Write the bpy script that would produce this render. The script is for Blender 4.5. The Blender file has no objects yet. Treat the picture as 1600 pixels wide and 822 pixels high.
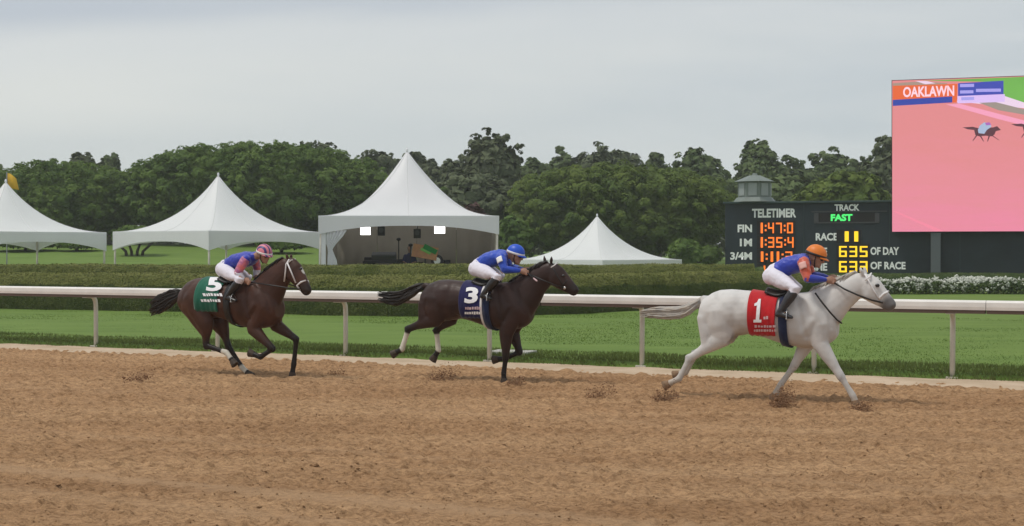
import bpy, bmesh, math, random
import numpy as np
from mathutils import Vector, Matrix
random.seed(7)
RNG = np.random.default_rng(11)
SC = bpy.context.scene
COL = SC.collection
# ---------------------------------------------------------------- camera
HC, HZ, F = 1.95, 388.0, 2200.0          # eye height (m), horizon row and focal length of the photograph
cam_d = bpy.data.cameras.new('camera')
cam = bpy.data.objects.new('camera', cam_d)
COL.objects.link(cam)
cam.location = (0, 0, HC)
cam.rotation_euler = (math.pi / 2, 0, 0)
cam_d.sensor_width = 36
cam_d.lens = 36 * F / 1600
cam_d.shift_y = -(411 - HZ) / 1600
cam_d.clip_start = 0.1
cam_d.clip_end = 3000
SC.camera = cam
SC.view_settings.view_transform = 'Standard'
SC.view_settings.look = 'None'
SC.view_settings.exposure = 0.36
SC.view_settings.gamma = 1.0
SC.view_settings.use_curve_mapping = False
SC.cycles.use_denoising = True
SC.cycles.max_bounces = 6
SC.cycles.volume_bounces = 1
# ---------------------------------------------------------------- sky (overcast) and soft sun
SUN_EL, SUN_AZ = math.radians(64), math.radians(258)
world = bpy.data.worlds.new('World')
SC.world = world
world.use_nodes = True
wn, wl = world.node_tree.nodes, world.node_tree.links
wn.clear()
w_out = wn.new('ShaderNodeOutputWorld')
w_bg = wn.new('ShaderNodeBackground')
w_sky = wn.new('ShaderNodeTexSky')
w_sky.sky_type = 'NISHITA'
w_sky.sun_disc = False
w_sky.sun_elevation = SUN_EL
w_sky.sun_rotation = SUN_AZ
w_str = wn.new('ShaderNodeMix'); w_str.data_type = 'RGBA'; w_str.blend_type = 'MULTIPLY'
w_str.inputs['Factor'].default_value = 1
wl.new(w_sky.outputs[0], w_str.inputs['A'])
w_str.inputs['B'].default_value = (0.1, 0.1, 0.1, 1)
w_tc = wn.new('ShaderNodeTexCoord')
w_mp = wn.new('ShaderNodeMapping')
w_mp.inputs['Scale'].default_value = (1.6, 1.2, 9.0)
w_mp.inputs['Location'].default_value = (0.4, 0.1, 0.2)
wl.new(w_tc.outputs['Generated'], w_mp.inputs[0])
w_n = wn.new('ShaderNodeTexNoise')
w_n.inputs['Scale'].default_value = 1.6
w_n.inputs['Detail'].default_value = 4
w_n.inputs['Roughness'].default_value = 0.5
w_n.inputs['Distortion'].default_value = 0.4
wl.new(w_mp.outputs[0], w_n.inputs['Vector'])
def wmath(op, a, b, clamp=False):
    m = wn.new('ShaderNodeMath'); m.operation = op; m.use_clamp = clamp
    for i, x in enumerate((a, b)):
        if isinstance(x, (int, float)): m.inputs[i].default_value = x
        else: wl.new(x, m.inputs[i])
    return m.outputs[0]
w_sep = wn.new('ShaderNodeSeparateXYZ')
wl.new(w_tc.outputs['Generated'], w_sep.inputs[0])
# layers of cloud lie almost level, tilted a little and frayed by the noise
w_e = wmath('SUBTRACT', w_sep.outputs['Z'], wmath('MULTIPLY', w_sep.outputs['X'], 0.075))
w_e = wmath('ADD', w_e, wmath('MULTIPLY', wmath('SUBTRACT', w_n.outputs['Fac'], 0.5), 0.07))
w_e = wmath('MULTIPLY', w_e, 1 / 0.6, True)
w_r = wn.new('ShaderNodeValToRGB')
w_r.color_ramp.interpolation = 'EASE'
_el = w_r.color_ramp.elements
_el[0].position = 0.0; _el[0].color = (0.470, 0.499, 0.515, 1)
_el[1].position = 1.0; _el[1].color = (0.554, 0.572, 0.585, 1)
for p_, c_ in ((0.15, (0.490, 0.515, 0.522)), (0.225, (0.575, 0.585, 0.568)), (0.262, (0.555, 0.570, 0.566)), (0.305, (0.415, 0.449, 0.492)), (0.5, (0.502, 0.532, 0.560))):
    _q = _el.new(p_); _q.color = (*c_, 1)
wl.new(w_e, w_r.inputs[0])
w_flat = wn.new('ShaderNodeMix'); w_flat.data_type = 'RGBA'
w_left = wmath('ADD', wmath('MULTIPLY', w_sep.outputs['X'], -1.5), 0.50, True)
w_left = wmath('ADD', w_left, wmath('MULTIPLY', wmath('SUBTRACT', w_n.outputs['Fac'], 0.5), 1.1), True)
wl.new(w_left, w_flat.inputs['Factor'])
w_n2 = wn.new('ShaderNodeTexNoise')
w_n2.inputs['Scale'].default_value = 2.6
w_n2.inputs['Detail'].default_value = 5
w_n2.inputs['Distortion'].default_value = 0.8
wl.new(w_mp.outputs[0], w_n2.inputs['Vector'])
w_r2 = wn.new('ShaderNodeValToRGB')
w_r2.color_ramp.elements[0].position = 0.32; w_r2.color_ramp.elements[0].color = (0.435, 0.472, 0.500, 1)
w_r2.color_ramp.elements[1].position = 0.68; w_r2.color_ramp.elements[1].color = (0.508, 0.532, 0.545, 1)
wl.new(w_n2.outputs['Fac'], w_r2.inputs[0])
wl.new(w_r2.outputs['Color'], w_flat.inputs['A'])
wl.new(w_r.outputs['Color'], w_flat.inputs['B'])
w_mix = wn.new('ShaderNodeMix'); w_mix.data_type = 'RGBA'
w_mix.inputs['Factor'].default_value = 0.93
wl.new(w_str.outputs['Result'], w_mix.inputs['A'])
wl.new(w_flat.outputs['Result'], w_mix.inputs['B'])
wl.new(w_mix.outputs['Result'], w_bg.inputs['Color'])
w_bg.inputs['Strength'].default_value = 1.0
wl.new(w_bg.outputs[0], w_out.inputs['Surface'])
sun_d = bpy.data.lights.new('sun', 'SUN')
sun_d.energy = 1.5
sun_d.angle = math.radians(11)
sun_d.color = (1.0, 0.95, 0.87)
sun = bpy.data.objects.new('sun', sun_d)
COL.objects.link(sun)
# sun_rotation is measured from +Y clockwise; the veiled sun stands high on the left
_sd = Vector((math.sin(SUN_AZ) * math.cos(SUN_EL), math.cos(SUN_AZ) * math.cos(SUN_EL), math.sin(SUN_EL)))
sun.rotation_euler = (-_sd).to_track_quat('-Z', 'Y').to_euler()
sun.location = (0, -5, 30)
# ---------------------------------------------------------------- helpers
def ray(px, py):
    return Vector(((px - 800) / F, 1.0, -(py - HZ) / F))
def at(px, py, Y):
    return Vector((0, 0, HC)) + ray(px, py) * Y
def gnd(px, py, z=0.0):
    return at(px, py, (HC - z) * F / (py - HZ))
class MB:
    """collects rings, boxes and tubes for ONE mesh"""
    def __init__(s):
        s.v = []; s.f = []
    def add(s, v, f):
        o = len(s.v)
        s.v += [tuple(p) for p in v]
        s.f += [tuple(i + o for i in q) for q in f]
        return s
    def box(s, c, d, M=None):
        x, y, z = d[0] / 2, d[1] / 2, d[2] / 2
        P = [Vector((i * x, j * y, k * z)) for i in (-1, 1) for j in (-1, 1) for k in (-1, 1)]
        c = Vector(c)
        P = [(M @ p if M else p) + c for p in P]
        return s.add(P, [(0, 1, 3, 2), (4, 6, 7, 5), (0, 4, 5, 1), (2, 3, 7, 6), (0, 2, 6, 4), (1, 5, 7, 3)])
    def loft(s, P, ra, rb=None, seg=14, lat=(0, 1, 0), cap=True, rnd=True):
        """tube through P; ra = radius along lat, rb = radius across it"""
        P = [Vector(p) for p in P]
        n = len(P)
        rb = ra if rb is None else rb
        if not hasattr(ra, '__len__'): ra = [ra] * n
        if not hasattr(rb, '__len__'): rb = [rb] * n
        rings = []
        lat = Vector(lat)
        for i in range(n):
            t = (P[min(i + 1, n - 1)] - P[max(i - 1, 0)])
            if 0 < i < n - 1:
                t = (P[i + 1] - P[i]).normalized() + (P[i] - P[i - 1]).normalized()
            t.normalize()
            b = lat - lat.dot(t) * t
            if b.length < 1e-3: b = Vector((1, 0, 0)) - Vector((1, 0, 0)).dot(t) * t
            b.normalize()
            m = t.cross(b)
            rings.append((P[i], t, b, m, ra[i], rb[i]))
        if cap and rnd:
            a = rings[0]; r = min(a[4], a[5])
            pre = [(a[0] - a[1] * r * k, a[1], a[2], a[3], a[4] * q, a[5] * q) for k, q in ((.85, .45), (.5, .8))]
            z = rings[-1]; r = min(z[4], z[5])
            post = [(z[0] + z[1] * r * k, z[1], z[2], z[3], z[4] * q, z[5] * q) for k, q in ((.5, .8), (.85, .45))]
            rings = pre + rings + post
        v = []; f = []
        for (p, t, b, m, A, B) in rings:
            for k in range(seg):
                w = 2 * math.pi * k / seg
                v.append(p + b * (A * math.cos(w)) + m * (B * math.sin(w)))
        for i in range(len(rings) - 1):
            for k in range(seg):
                k2 = (k + 1) % seg
                f.append((i * seg + k, i * seg + k2, (i + 1) * seg + k2, (i + 1) * seg + k))
        if cap:
            f.append(tuple(range(seg - 1, -1, -1)))
            o = (len(rings) - 1) * seg
            f.append(tuple(o + k for k in range(seg)))
        return s.add(v, f)
    def ball(s, c, r, M=None, nu=14, nv=9):
        if not hasattr(r, '__len__'): r = (r, r, r)
        c = Vector(c); v = []; f = []
        for j in range(1, nv):
            ph = math.pi * j / nv
            for i in range(nu):
                th = 2 * math.pi * i / nu
                p = Vector((r[0] * math.sin(ph) * math.cos(th), r[1] * math.sin(ph) * math.sin(th), r[2] * math.cos(ph)))
                v.append((M @ p if M else p) + c)
        for j in range(nv - 2):
            for i in range(nu):
                i2 = (i + 1) % nu
                f.append((j * nu + i, (j + 1) * nu + i, (j + 1) * nu + i2, j * nu + i2))
        top = Vector((0, 0, r[2])); bot = Vector((0, 0, -r[2]))
        v.append((M @ top if M else top) + c); v.append((M @ bot if M else bot) + c)
        T = len(v) - 2
        for i in range(nu):
            i2 = (i + 1) % nu
            f.append((T, i, i2)); f.append((T + 1, (nv - 2) * nu + i2, (nv - 2) * nu + i))
        return s.add(v, f)
    def mesh(s, name):
        me = bpy.data.meshes.new(name)
        me.from_pydata(s.v, [], s.f)
        me.update()
        return me
    def build(s, name, mat, parent=None, smooth=False, bevel=0, solid=0):
        me = s.mesh(name)
        return mesh_obj(name, me, mat, parent, smooth, bevel, solid)
def mesh_obj(name, me, mat, parent=None, smooth=False, bevel=0, solid=0):
    o = bpy.data.objects.new(name, me)
    COL.objects.link(o)
    if mat and not me.materials: me.materials.append(mat)
    if parent is not None: o.parent = parent
    if smooth:
        me.polygons.foreach_set('use_smooth', [True] * len(me.polygons))
    if solid:
        m = o.modifiers.new('solid', 'SOLIDIFY'); m.thickness = solid; m.offset = 0
    if bevel:
        m = o.modifiers.new('bevel', 'BEVEL'); m.width = bevel; m.segments = 2; m.limit_method = 'ANGLE'
    return o
def remeshed(mb, voxel, it=6, fac=0.5):
    """closed overlapping shapes -> one continuous smooth skin"""
    me = mb.mesh('tmp')
    bm = bmesh.new(); bm.from_mesh(me); bmesh.ops.recalc_face_normals(bm, faces=bm.faces[:]); bm.to_mesh(me); bm.free()
    o = bpy.data.objects.new('tmp', me)
    COL.objects.link(o)
    m = o.modifiers.new('r', 'REMESH'); m.mode = 'VOXEL'; m.voxel_size = voxel; m.use_smooth_shade = True
    if it:
        m = o.modifiers.new('s', 'SMOOTH'); m.factor = fac; m.iterations = it
    dg = bpy.context.evaluated_depsgraph_get()
    out = bpy.data.meshes.new_from_object(o.evaluated_get(dg))
    bpy.data.objects.remove(o); bpy.data.meshes.remove(me)
    out.polygons.foreach_set('use_smooth', [True] * len(out.polygons))
    return out
def empty(name, loc=(0, 0, 0), rz=0.0):
    o = bpy.data.objects.new(name, None)
    COL.objects.link(o)
    o.location = loc; o.rotation_euler = (0, 0, rz)
    o.empty_display_size = 0.1
    return o
def tag(o, label=None, cat=None, group=None, kind=None):
    if label: o['label'] = label
    if cat: o['category'] = cat
    if group: o['group'] = group
    if kind: o['kind'] = kind
    return o
def np_mesh(name, verts, faces):
    """verts (N,3), faces (M,k) arrays, k constant"""
    me = bpy.data.meshes.new(name)
    k = faces.shape[1]
    me.vertices.add(len(verts)); me.vertices.foreach_set('co', verts.astype(np.float32).ravel())
    me.loops.add(faces.size); me.loops.foreach_set('vertex_index', faces.astype(np.int32).ravel())
    me.polygons.add(len(faces)); me.polygons.foreach_set('loop_start', np.arange(0, faces.size, k, dtype=np.int32))
    me.update(calc_edges=True)
    return me
def vnoise(x, y, seed=0):
    xi = np.floor(x).astype(np.int64); yi = np.floor(y).astype(np.int64)
    fx = x - xi; fy = y - yi
    fx = fx * fx * (3 - 2 * fx); fy = fy * fy * (3 - 2 * fy)
    def h(a, b):
        n = (a * 374761393 + b * 668265263 + seed * 1442695041) & 0xffffffff
        n = ((n ^ (n >> 13)) * 1274126177) & 0xffffffff
        return ((n ^ (n >> 16)) & 0xffff) / 65535.0
    return (h(xi, yi) * (1 - fx) + h(xi + 1, yi) * fx) * (1 - fy) + (h(xi, yi + 1) * (1 - fx) + h(xi + 1, yi + 1) * fx) * fy
# ---------------------------------------------------------------- materials
def mat(name, col, rough=0.6, spec=0.3, metal=0.0, var=0.0, vscale=4.0, bump=0.0, bscale=20.0, col2=None, stretch=(1, 1, 1), emit=0.0, sheen=0.0, detail=4.0, trans=0.0):
    m = bpy.data.materials.new(name); m.use_nodes = True
    nt = m.node_tree; b = nt.nodes['Principled BSDF']
    b.inputs['Roughness'].default_value = rough
    b.inputs['Specular IOR Level'].default_value = spec
    b.inputs['Metallic'].default_value = metal
    if sheen:
        b.inputs['Sheen Weight'].default_value = sheen
    c = (*col, 1)
    b.inputs['Base Color'].default_value = c
    if emit:
        b.inputs['Emission Color'].default_value = c
        b.inputs['Emission Strength'].default_value = emit
    if var or bump or col2:
        tc = nt.nodes.new('ShaderNodeTexCoord')
        mp = nt.nodes.new('ShaderNodeMapping'); mp.inputs['Scale'].default_value = stretch
        nt.links.new(tc.outputs['Object'], mp.inputs[0])
    if var or col2:
        n = nt.nodes.new('ShaderNodeTexNoise'); n.inputs['Scale'].default_value = vscale; n.inputs['Detail'].default_value = detail
        n.inputs['Roughness'].default_value = 0.6
        nt.links.new(mp.outputs[0], n.inputs['Vector'])
        r = nt.nodes.new('ShaderNodeValToRGB')
        r.color_ramp.elements[0].position = 0.33; r.color_ramp.elements[1].position = 0.67
        if col2 is None:
            r.color_ramp.elements[0].color = (*[x * (1 - var) for x in col], 1)
            r.color_ramp.elements[1].color = (*[min(1, x * (1 + var)) for x in col], 1)
        else:
            r.color_ramp.elements[0].color = c; r.color_ramp.elements[1].color = (*col2, 1)
        nt.links.new(n.outputs['Fac'], r.inputs[0]); nt.links.new(r.outputs[0], b.inputs['Base Color'])
        if emit: nt.links.new(r.outputs[0], b.inputs['Emission Color'])
    if bump:
        n2 = nt.nodes.new('ShaderNodeTexNoise'); n2.inputs['Scale'].default_value = bscale; n2.inputs['Detail'].default_value = 5
        nt.links.new(mp.outputs[0], n2.inputs['Vector'])
        bp = nt.nodes.new('ShaderNodeBump'); bp.inputs['Strength'].default_value = bump; bp.inputs['Distance'].default_value = 0.02
        nt.links.new(n2.outputs['Fac'], bp.inputs['Height']); nt.links.new(bp.outputs[0], b.inputs['Normal'])
    if trans:
        b.inputs['Transmission Weight'].default_value = 0
        t = nt.nodes.new('ShaderNodeBsdfTranslucent'); mx = nt.nodes.new('ShaderNodeMixShader'); mx.inputs[0].default_value = trans
        src = b.inputs['Base Color'].links[0].from_socket if b.inputs['Base Color'].links else None
        if src: nt.links.new(src, t.inputs[0])
        else: t.inputs[0].default_value = c
        nt.links.new(b.outputs[0], mx.inputs[1]); nt.links.new(t.outputs[0], mx.inputs[2])
        nt.links.new(mx.outputs[0], nt.nodes['Material Output'].inputs[0])
    return m
def emis(name, col, s):
    m = mat(name, col, 0.5, 0.2, emit=s)
    m.node_tree.nodes['Principled BSDF'].inputs['Base Color'].default_value = (0.01, 0.01, 0.01, 1)
    return m
def attr_mat(name, rough=0.5, spec=0.35, sheen=0.0, bump=0.12, bscale=60, var=0.12, vscale=9):
    """colour from the mesh's own 'Col' attribute (markings of the coat) with a little mottling"""
    m = bpy.data.materials.new(name); m.use_nodes = True
    nt = m.node_tree; b = nt.nodes['Principled BSDF']
    b.inputs['Roughness'].default_value = rough; b.inputs['Specular IOR Level'].default_value = spec
    b.inputs['Sheen Weight'].default_value = sheen
    a = nt.nodes.new('ShaderNodeAttribute'); a.attribute_name = 'Col'
    tc = nt.nodes.new('ShaderNodeTexCoord')
    n = nt.nodes.new('ShaderNodeTexNoise'); n.inputs['Scale'].default_value = vscale; n.inputs['Detail'].default_value = 6
    nt.links.new(tc.outputs['Object'], n.inputs['Vector'])
    mr = nt.nodes.new('ShaderNodeMapRange'); mr.inputs['From Min'].default_value = .3; mr.inputs['From Max'].default_value = .7
    mr.inputs['To Min'].default_value = 1 - var; mr.inputs['To Max'].default_value = 1 + var
    nt.links.new(n.outputs['Fac'], mr.inputs[0])
    v = nt.nodes.new('ShaderNodeVectorMath'); v.operation = 'SCALE'
    nt.links.new(a.outputs['Color'], v.inputs[0]); nt.links.new(mr.outputs[0], v.inputs['Scale'])
    nt.links.new(v.outputs[0], b.inputs['Base Color'])
    n2 = nt.nodes.new('ShaderNodeTexNoise'); n2.inputs['Scale'].default_value = bscale; n2.inputs['Detail'].default_value = 3
    nt.links.new(tc.outputs['Object'], n2.inputs['Vector'])
    bp = nt.nodes.new('ShaderNodeBump'); bp.inputs['Strength'].default_value = bump; bp.inputs['Distance'].default_value = 0.01
    nt.links.new(n2.outputs['Fac'], bp.inputs['Height']); nt.links.new(bp.outputs[0], b.inputs['Normal'])
    return m
M = {}
M['white_vinyl'] = mat('white_vinyl', (0.88, 0.885, 0.91), 0.45, 0.3, var=0.02, vscale=0.6, trans=0.30)
M['white_paint'] = mat('white_paint', (0.76, 0.73, 0.69), 0.4, 0.4, var=0.06, vscale=3)
M['post_paint'] = mat('post_paint', (0.54, 0.51, 0.44), 0.5, 0.3, var=0.1, vscale=5)
M['board'] = mat('board', (0.018, 0.028, 0.036), 0.6, 0.3, var=0.15, vscale=1)
M['board_trim'] = mat('board_trim', (0.035, 0.06, 0.06), 0.6, 0.3)
M['letter'] = mat('letter', (0.86, 0.87, 0.86), 0.6, 0.2)
M['led_orange'] = emis('led_orange', (1.0, 0.20, 0.02), 1.0)
M['led_yellow'] = emis('led_yellow', (1.0, 0.62, 0.02), 1.05)
M['led_green'] = emis('led_green', (0.08, 0.85, 0.18), 0.9)
M['black'] = mat('black', (0.012, 0.012, 0.014), 0.5, 0.4)
M['dark_grey'] = mat('dark_grey', (0.05, 0.05, 0.055), 0.5, 0.4)
M['grey'] = mat('grey', (0.25, 0.26, 0.27), 0.5, 0.4)
M['green_grey'] = mat('green_grey', (0.17, 0.20, 0.185), 0.5, 0.3, var=0.1, vscale=2)
M['tan_wall'] = mat('tan_wall', (0.34, 0.305, 0.25), 0.8, 0.1, var=0.08, vscale=0.8)
# ================================================================ THE SETTING
A_, B_ = gnd(0, 540.3), gnd(1600, 601.3)                # foot of the running rail
RD = (B_ - A_).normalized()                             # along the rail, towards the right
RN = Vector((-RD.y, RD.x, 0))                           # into the infield
YAW = math.atan2(-RD.y, RD.x)
def rc(t, n, z=0.0):
    p = A_ + RD * t + RN * n
    return Vector((p.x, p.y, z))
def rail_t(px, off=0.0):
    """distance along the rail line at an image column"""
    k = (px - 800) / F
    ax, ay = A_.x + RN.x * off, A_.y + RN.y * off
    return (k * ay - ax) / (RD.x - k * RD.y)
def sstep(a, b, x):
    x = np.clip((x - a) / (b - a), 0, 1)
    return x * x * (3 - 2 * x)
def terrain(x, y):
    z = 2.15 * sstep(62, 105, y) * sstep(6, -8, x)
    z = z + 0.6 * sstep(80, 130, y) * sstep(-8, 6, x)
    z = z - 1.0 * np.exp(-((x - 4.3) / 6.5) ** 2 - ((y - 71) / 7.0) ** 2)
    return z
def tz(x, y):
    return float(terrain(np.array([x]), np.array([y]))[0])
# --- grass ground reaching the horizon
def strip_mesh(name, ts, ns, zf):
    T, N = np.meshgrid(ts, ns, indexing='ij')
    X = A_.x + RD.x * T + RN.x * N; Y = A_.y + RD.y * T + RN.y * N
    Z = zf(T, N, X, Y)
    v = np.stack([X, Y, Z], -1).reshape(-1, 3)
    a, b = len(ts), len(ns)
    i = np.arange(a * b).reshape(a, b)
    f = np.stack([i[:-1, :-1], i[1:, :-1], i[1:, 1:], i[:-1, 1:]], -1).reshape(-1, 4)
    return np_mesh(name, v, f)
def grass_mat(name, c1, c2, stretch, vs):
    m = mat(name, c1, 0.85, 0.15, col2=c2, vscale=vs, stretch=stretch, bump=0.6, bscale=9, detail=6)
    return m
M['turf'] = grass_mat('turf', (0.100, 0.166, 0.031), (0.140, 0.212, 0.044), (0.35, 1.3, 1), 1.1)
M['lawn'] = grass_mat('lawn', (0.060, 0.125, 0.026), (0.088, 0.16, 0.038), (0.3, 0.5, 1), 0.6)
ts = np.concatenate([np.linspace(-400, -20, 30), np.linspace(-18, 60, 120), np.linspace(64, 420, 30)])
ns = np.concatenate([np.linspace(0.16, 1.5, 16), np.linspace(1.7, 30, 70), np.linspace(31, 90, 60), np.linspace(95, 420, 20)])
def zt(T, N, X, Y):
    bank = 0.10 * sstep(0.16, 0.34, N)
    wob = 0.03 * (vnoise(T * 2.3, N * 2.3, 3) - 0.5) * sstep(0.2, 0.5, N) + 0.05 * (vnoise(T * .3, N * .4, 5) - .5) * sstep(.3, 2, N)
    return bank + wob + terrain(X, Y) - 0.04 * (N < 0.2)
me = strip_mesh('infield_grass', ts, ns, zt)
infield = mesh_obj('infield_grass', me, M['turf'], smooth=True)
tag(infield, kind='structure')
# --- pale sand strip at the foot of the rail
M['pale_sand'] = mat('pale_sand', (0.42, 0.315, 0.215), 0.9, 0.1, col2=(0.54, 0.42, 0.305), vscale=1.6, bump=0.5, bscale=30, detail=6)
ts2 = np.linspace(-60, 80, 1100); ns2 = np.linspace(-1.05, 0.24, 18)
def zs(T, N, X, Y):
    e = 0.12 * (vnoise(T * 1.3, T * 0 + .5, 9) - .5)
    return 0.028 + 0.02 * (vnoise(T * 4, N * 4, 21) - .5) - 0.05 * sstep(-0.58, -0.86, N + e * 1.6)
sand = mesh_obj('sand_edge', strip_mesh('sand_edge', ts2, ns2, zs), M['pale_sand'], smooth=True)
tag(sand, kind='structure')
# --- dirt track: fine harrowed relief where the camera sees it, one plain sheet beyond
def dirt_mat():
    m = bpy.data.materials.new('track_dirt'); m.use_nodes = True
    nt = m.node_tree; b = nt.nodes['Principled BSDF']
    b.inputs['Roughness'].default_value = 0.95; b.inputs['Specular IOR Level'].default_value = 0.1
    tc = nt.nodes.new('ShaderNodeTexCoord')
    def noise(scale, stretch, detail=5, rough=.6):
        mp = nt.nodes.new('ShaderNodeMapping'); mp.inputs['Rotation'].default_value = (0, 0, YAW); mp.inputs['Scale'].default_value = stretch
        nt.links.new(tc.outputs['Object'], mp.inputs[0])
        n = nt.nodes.new('ShaderNodeTexNoise'); n.inputs['Scale'].default_value = scale; n.inputs['Detail'].default_value = detail; n.inputs['Roughness'].default_value = rough
        nt.links.new(mp.outputs[0], n.inputs['Vector'])
        return n
    def ramp(n, p0, c0, p1, c1):
        r = nt.nodes.new('ShaderNodeValToRGB')
        r.color_ramp.elements[0].position = p0; r.color_ramp.elements[0].color = (*c0, 1)
        r.color_ramp.elements[1].position = p1; r.color_ramp.elements[1].color = (*c1, 1)
        nt.links.new(n.outputs['Fac'], r.inputs[0])
        return r
    base = ramp(noise(0.35, (0.35, 1.6, 1)), .35, (0.435, 0.262, 0.140), .68, (0.53, 0.338, 0.190))
    fine = ramp(noise(20, (0.6, 1.1, 1), 7, .75), .35, (0.52, 0.48, 0.44), .57, (1.14, 1.12, 1.10))
    patch = ramp(noise(1.3, (0.25, 1.4, 1), 4), .35, (0.86, 0.83, 0.80), .62, (1.06, 1.06, 1.06))
    def mul(a, c):
        x = nt.nodes.new('ShaderNodeMix'); x.data_type = 'RGBA'; x.blend_type = 'MULTIPLY'; x.inputs['Factor'].default_value = 1
        nt.links.new(a, x.inputs['A']); nt.links.new(c, x.inputs['B'])
        return x.outputs['Result']
    c = mul(mul(base.outputs[0], fine.outputs[0]), patch.outputs[0])
    ad = nt.nodes.new('ShaderNodeAttribute'); ad.attribute_name = 'dry'
    mx = nt.nodes.new('ShaderNodeMix'); mx.data_type = 'RGBA'; mx.inputs['B'].default_value = (0.52, 0.335, 0.195, 1)
    sc_ = nt.nodes.new('ShaderNodeMath'); sc_.operation = 'MULTIPLY'; sc_.inputs[1].default_value = .6
    nt.links.new(ad.outputs['Fac'], sc_.inputs[0]); nt.links.new(sc_.outputs[0], mx.inputs['Factor']); nt.links.new(c, mx.inputs['A'])
    nt.links.new(mx.outputs['Result'], b.inputs['Base Color'])
    bp = nt.nodes.new('ShaderNodeBump'); bp.inputs['Strength'].default_value = 1.0; bp.inputs['Distance'].default_value = 0.05
    nn = noise(32, (0.7, 1, 1), 6, .7)
    nt.links.new(nn.outputs['Fac'], bp.inputs['Height']); nt.links.new(bp.outputs[0], b.inputs['Normal'])
    return m
M['dirt'] = dirt_mat()
far = strip_mesh('dirt_track_beyond', np.linspace(-400, 420, 60), np.linspace(-60, -0.6, 30), lambda T, N, X, Y: T * 0 - 0.045)
tag(mesh_obj('dirt_track_beyond', far, M['dirt']), kind='structure')
def dirt_h(T, N):
    h = 0.009 * (vnoise(T * 1.6, N * 4.0, 31) - .5) + 0.030 * (vnoise(T * 11, N * 14, 32) - .5)
    c = vnoise(T * 15, N * 17, 33)
    h = h + 0.046 * np.clip(c - .56, 0, 1) / .44
    h = h - 0.026 * np.clip(.34 - vnoise(T * 9, N * 12, 35), 0, 1) / .34
    return h
def dry(T, N):
    """smooth compacted wheel lines running along the track"""
    w = 0
    for n0, wd, a in WHEEL:
        k = N - n0 - .12 * np.sin(T * .25 + n0)
        w = w + a * np.exp(-(k / wd) ** 2)
    return np.clip(w * (0.55 + .6 * vnoise(T * .8, N * 3, 61)), 0, 1)
def rn(px, py):
    p = gnd(px, py) - A_
    return p.dot(RN)
WHEEL = [(rn(300, 755), .16, .9), (rn(300, 755) - .9, .14, .7), (rn(300, 690), .12, .5), (rn(1000, 660), .2, .35), (rn(800, 800), .18, .6)]
HP = [(RNG.uniform(-12, 24), RNG.uniform(-12, -1.6)) for _ in range(260)]
gx = np.arange(-16.5, 14, 0.037); gy = np.arange(7.0, 32, 0.039)
X, Y = np.meshgrid(gx, gy, indexing='ij')
T = (X - A_.x) * RD.x + (Y - A_.y) * RD.y; N = (X - A_.x) * RN.x + (Y - A_.y) * RN.y
DR = dry(T, N)
Z = dirt_h(T, N) * (1 - .6 * DR) + .006 * DR
for (t_, n_) in HP:                                      # hoof prints: a pressed hollow with a crumbled rim
    r2 = ((T - t_) / .10) ** 2 + ((N - n_) / .085) ** 2
    m_ = r2 < 9
    Z[m_] += -.045 * np.exp(-r2[m_]) + .022 * np.exp(-((np.sqrt(r2[m_]) - 1.5) / .45) ** 2)
ok = (N < -0.62) & (np.abs(X) < 0.40 * Y + 3.6)
idx = np.arange(X.size).reshape(X.shape)
q = np.stack([idx[:-1, :-1], idx[1:, :-1], idx[1:, 1:], idx[:-1, 1:]], -1).reshape(-1, 4)
keep = ok.ravel()[q].all(1)
q = q[keep]
u, inv = np.unique(q, return_inverse=True)
V = np.stack([X.ravel()[u], Y.ravel()[u], Z.ravel()[u]], -1)
tme = np_mesh('dirt_track', V, inv.reshape(-1, 4))
at_ = tme.attributes.new('dry', 'FLOAT', 'POINT'); at_.data.foreach_set('value', DR.ravel()[u].astype(np.float32))
track = mesh_obj('dirt_track', tme, M['dirt'], smooth=True)
tag(track, kind='structure')
# --- loose clods lying on the track
def blob_set(name, P, R, material, squash=0.6, seed=1):
    """many small irregular lumps joined"""
    g = np.random.default_rng(seed)
    base = np.array([(1, 0, 0), (-1, 0, 0), (0, 1, 0), (0, -1, 0), (0, 0, 1), (0, 0, -1)], float)
    tri = np.array([(0, 2, 4), (2, 1, 4), (1, 3, 4), (3, 0, 4), (2, 0, 5), (1, 2, 5), (3, 1, 5), (0, 3, 5)])
    n = len(P)
    v = base[None] * R[:, None, None] * g.uniform(.55, 1.35, (n, 6, 1)) + g.normal(0, .16, (n, 6, 3)) * R[:, None, None]
    v[:, :, 2] *= squash
    a = g.uniform(0, 6.28, n); c, s = np.cos(a)[:, None], np.sin(a)[:, None]
    x = v[:, :, 0] * c - v[:, :, 1] * s; y = v[:, :, 0] * s + v[:, :, 1] * c
    v[:, :, 0] = x; v[:, :, 1] = y
    v = (v + P[:, None, :]).reshape(-1, 3)
    f = (tri[None] + (np.arange(n) * 6)[:, None, None]).reshape(-1, 3)
    return np_mesh(name, v, f)
n = 14000
yy = 9 + 17 * RNG.random(n) ** 1.3; xx = (RNG.random(n) * 2 - 1) * (0.38 * yy)
T = (xx - A_.x) * RD.x + (yy - A_.y) * RD.y; N = (xx - A_.x) * RN.x + (yy - A_.y) * RN.y
k = N < -1.0
R = np.exp(RNG.normal(-5.0, .40, n))
P = np.stack([xx, yy, dirt_h(T, N) + R * .2], -1)[k]
cl = mesh_obj('dirt_clods', blob_set('dirt_clods', P, R[k], None, seed=4), M['dirt'], smooth=True)
tag(cl, 'loose small clods of brown dirt strewn over the track', 'dirt', kind='stuff')
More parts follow.
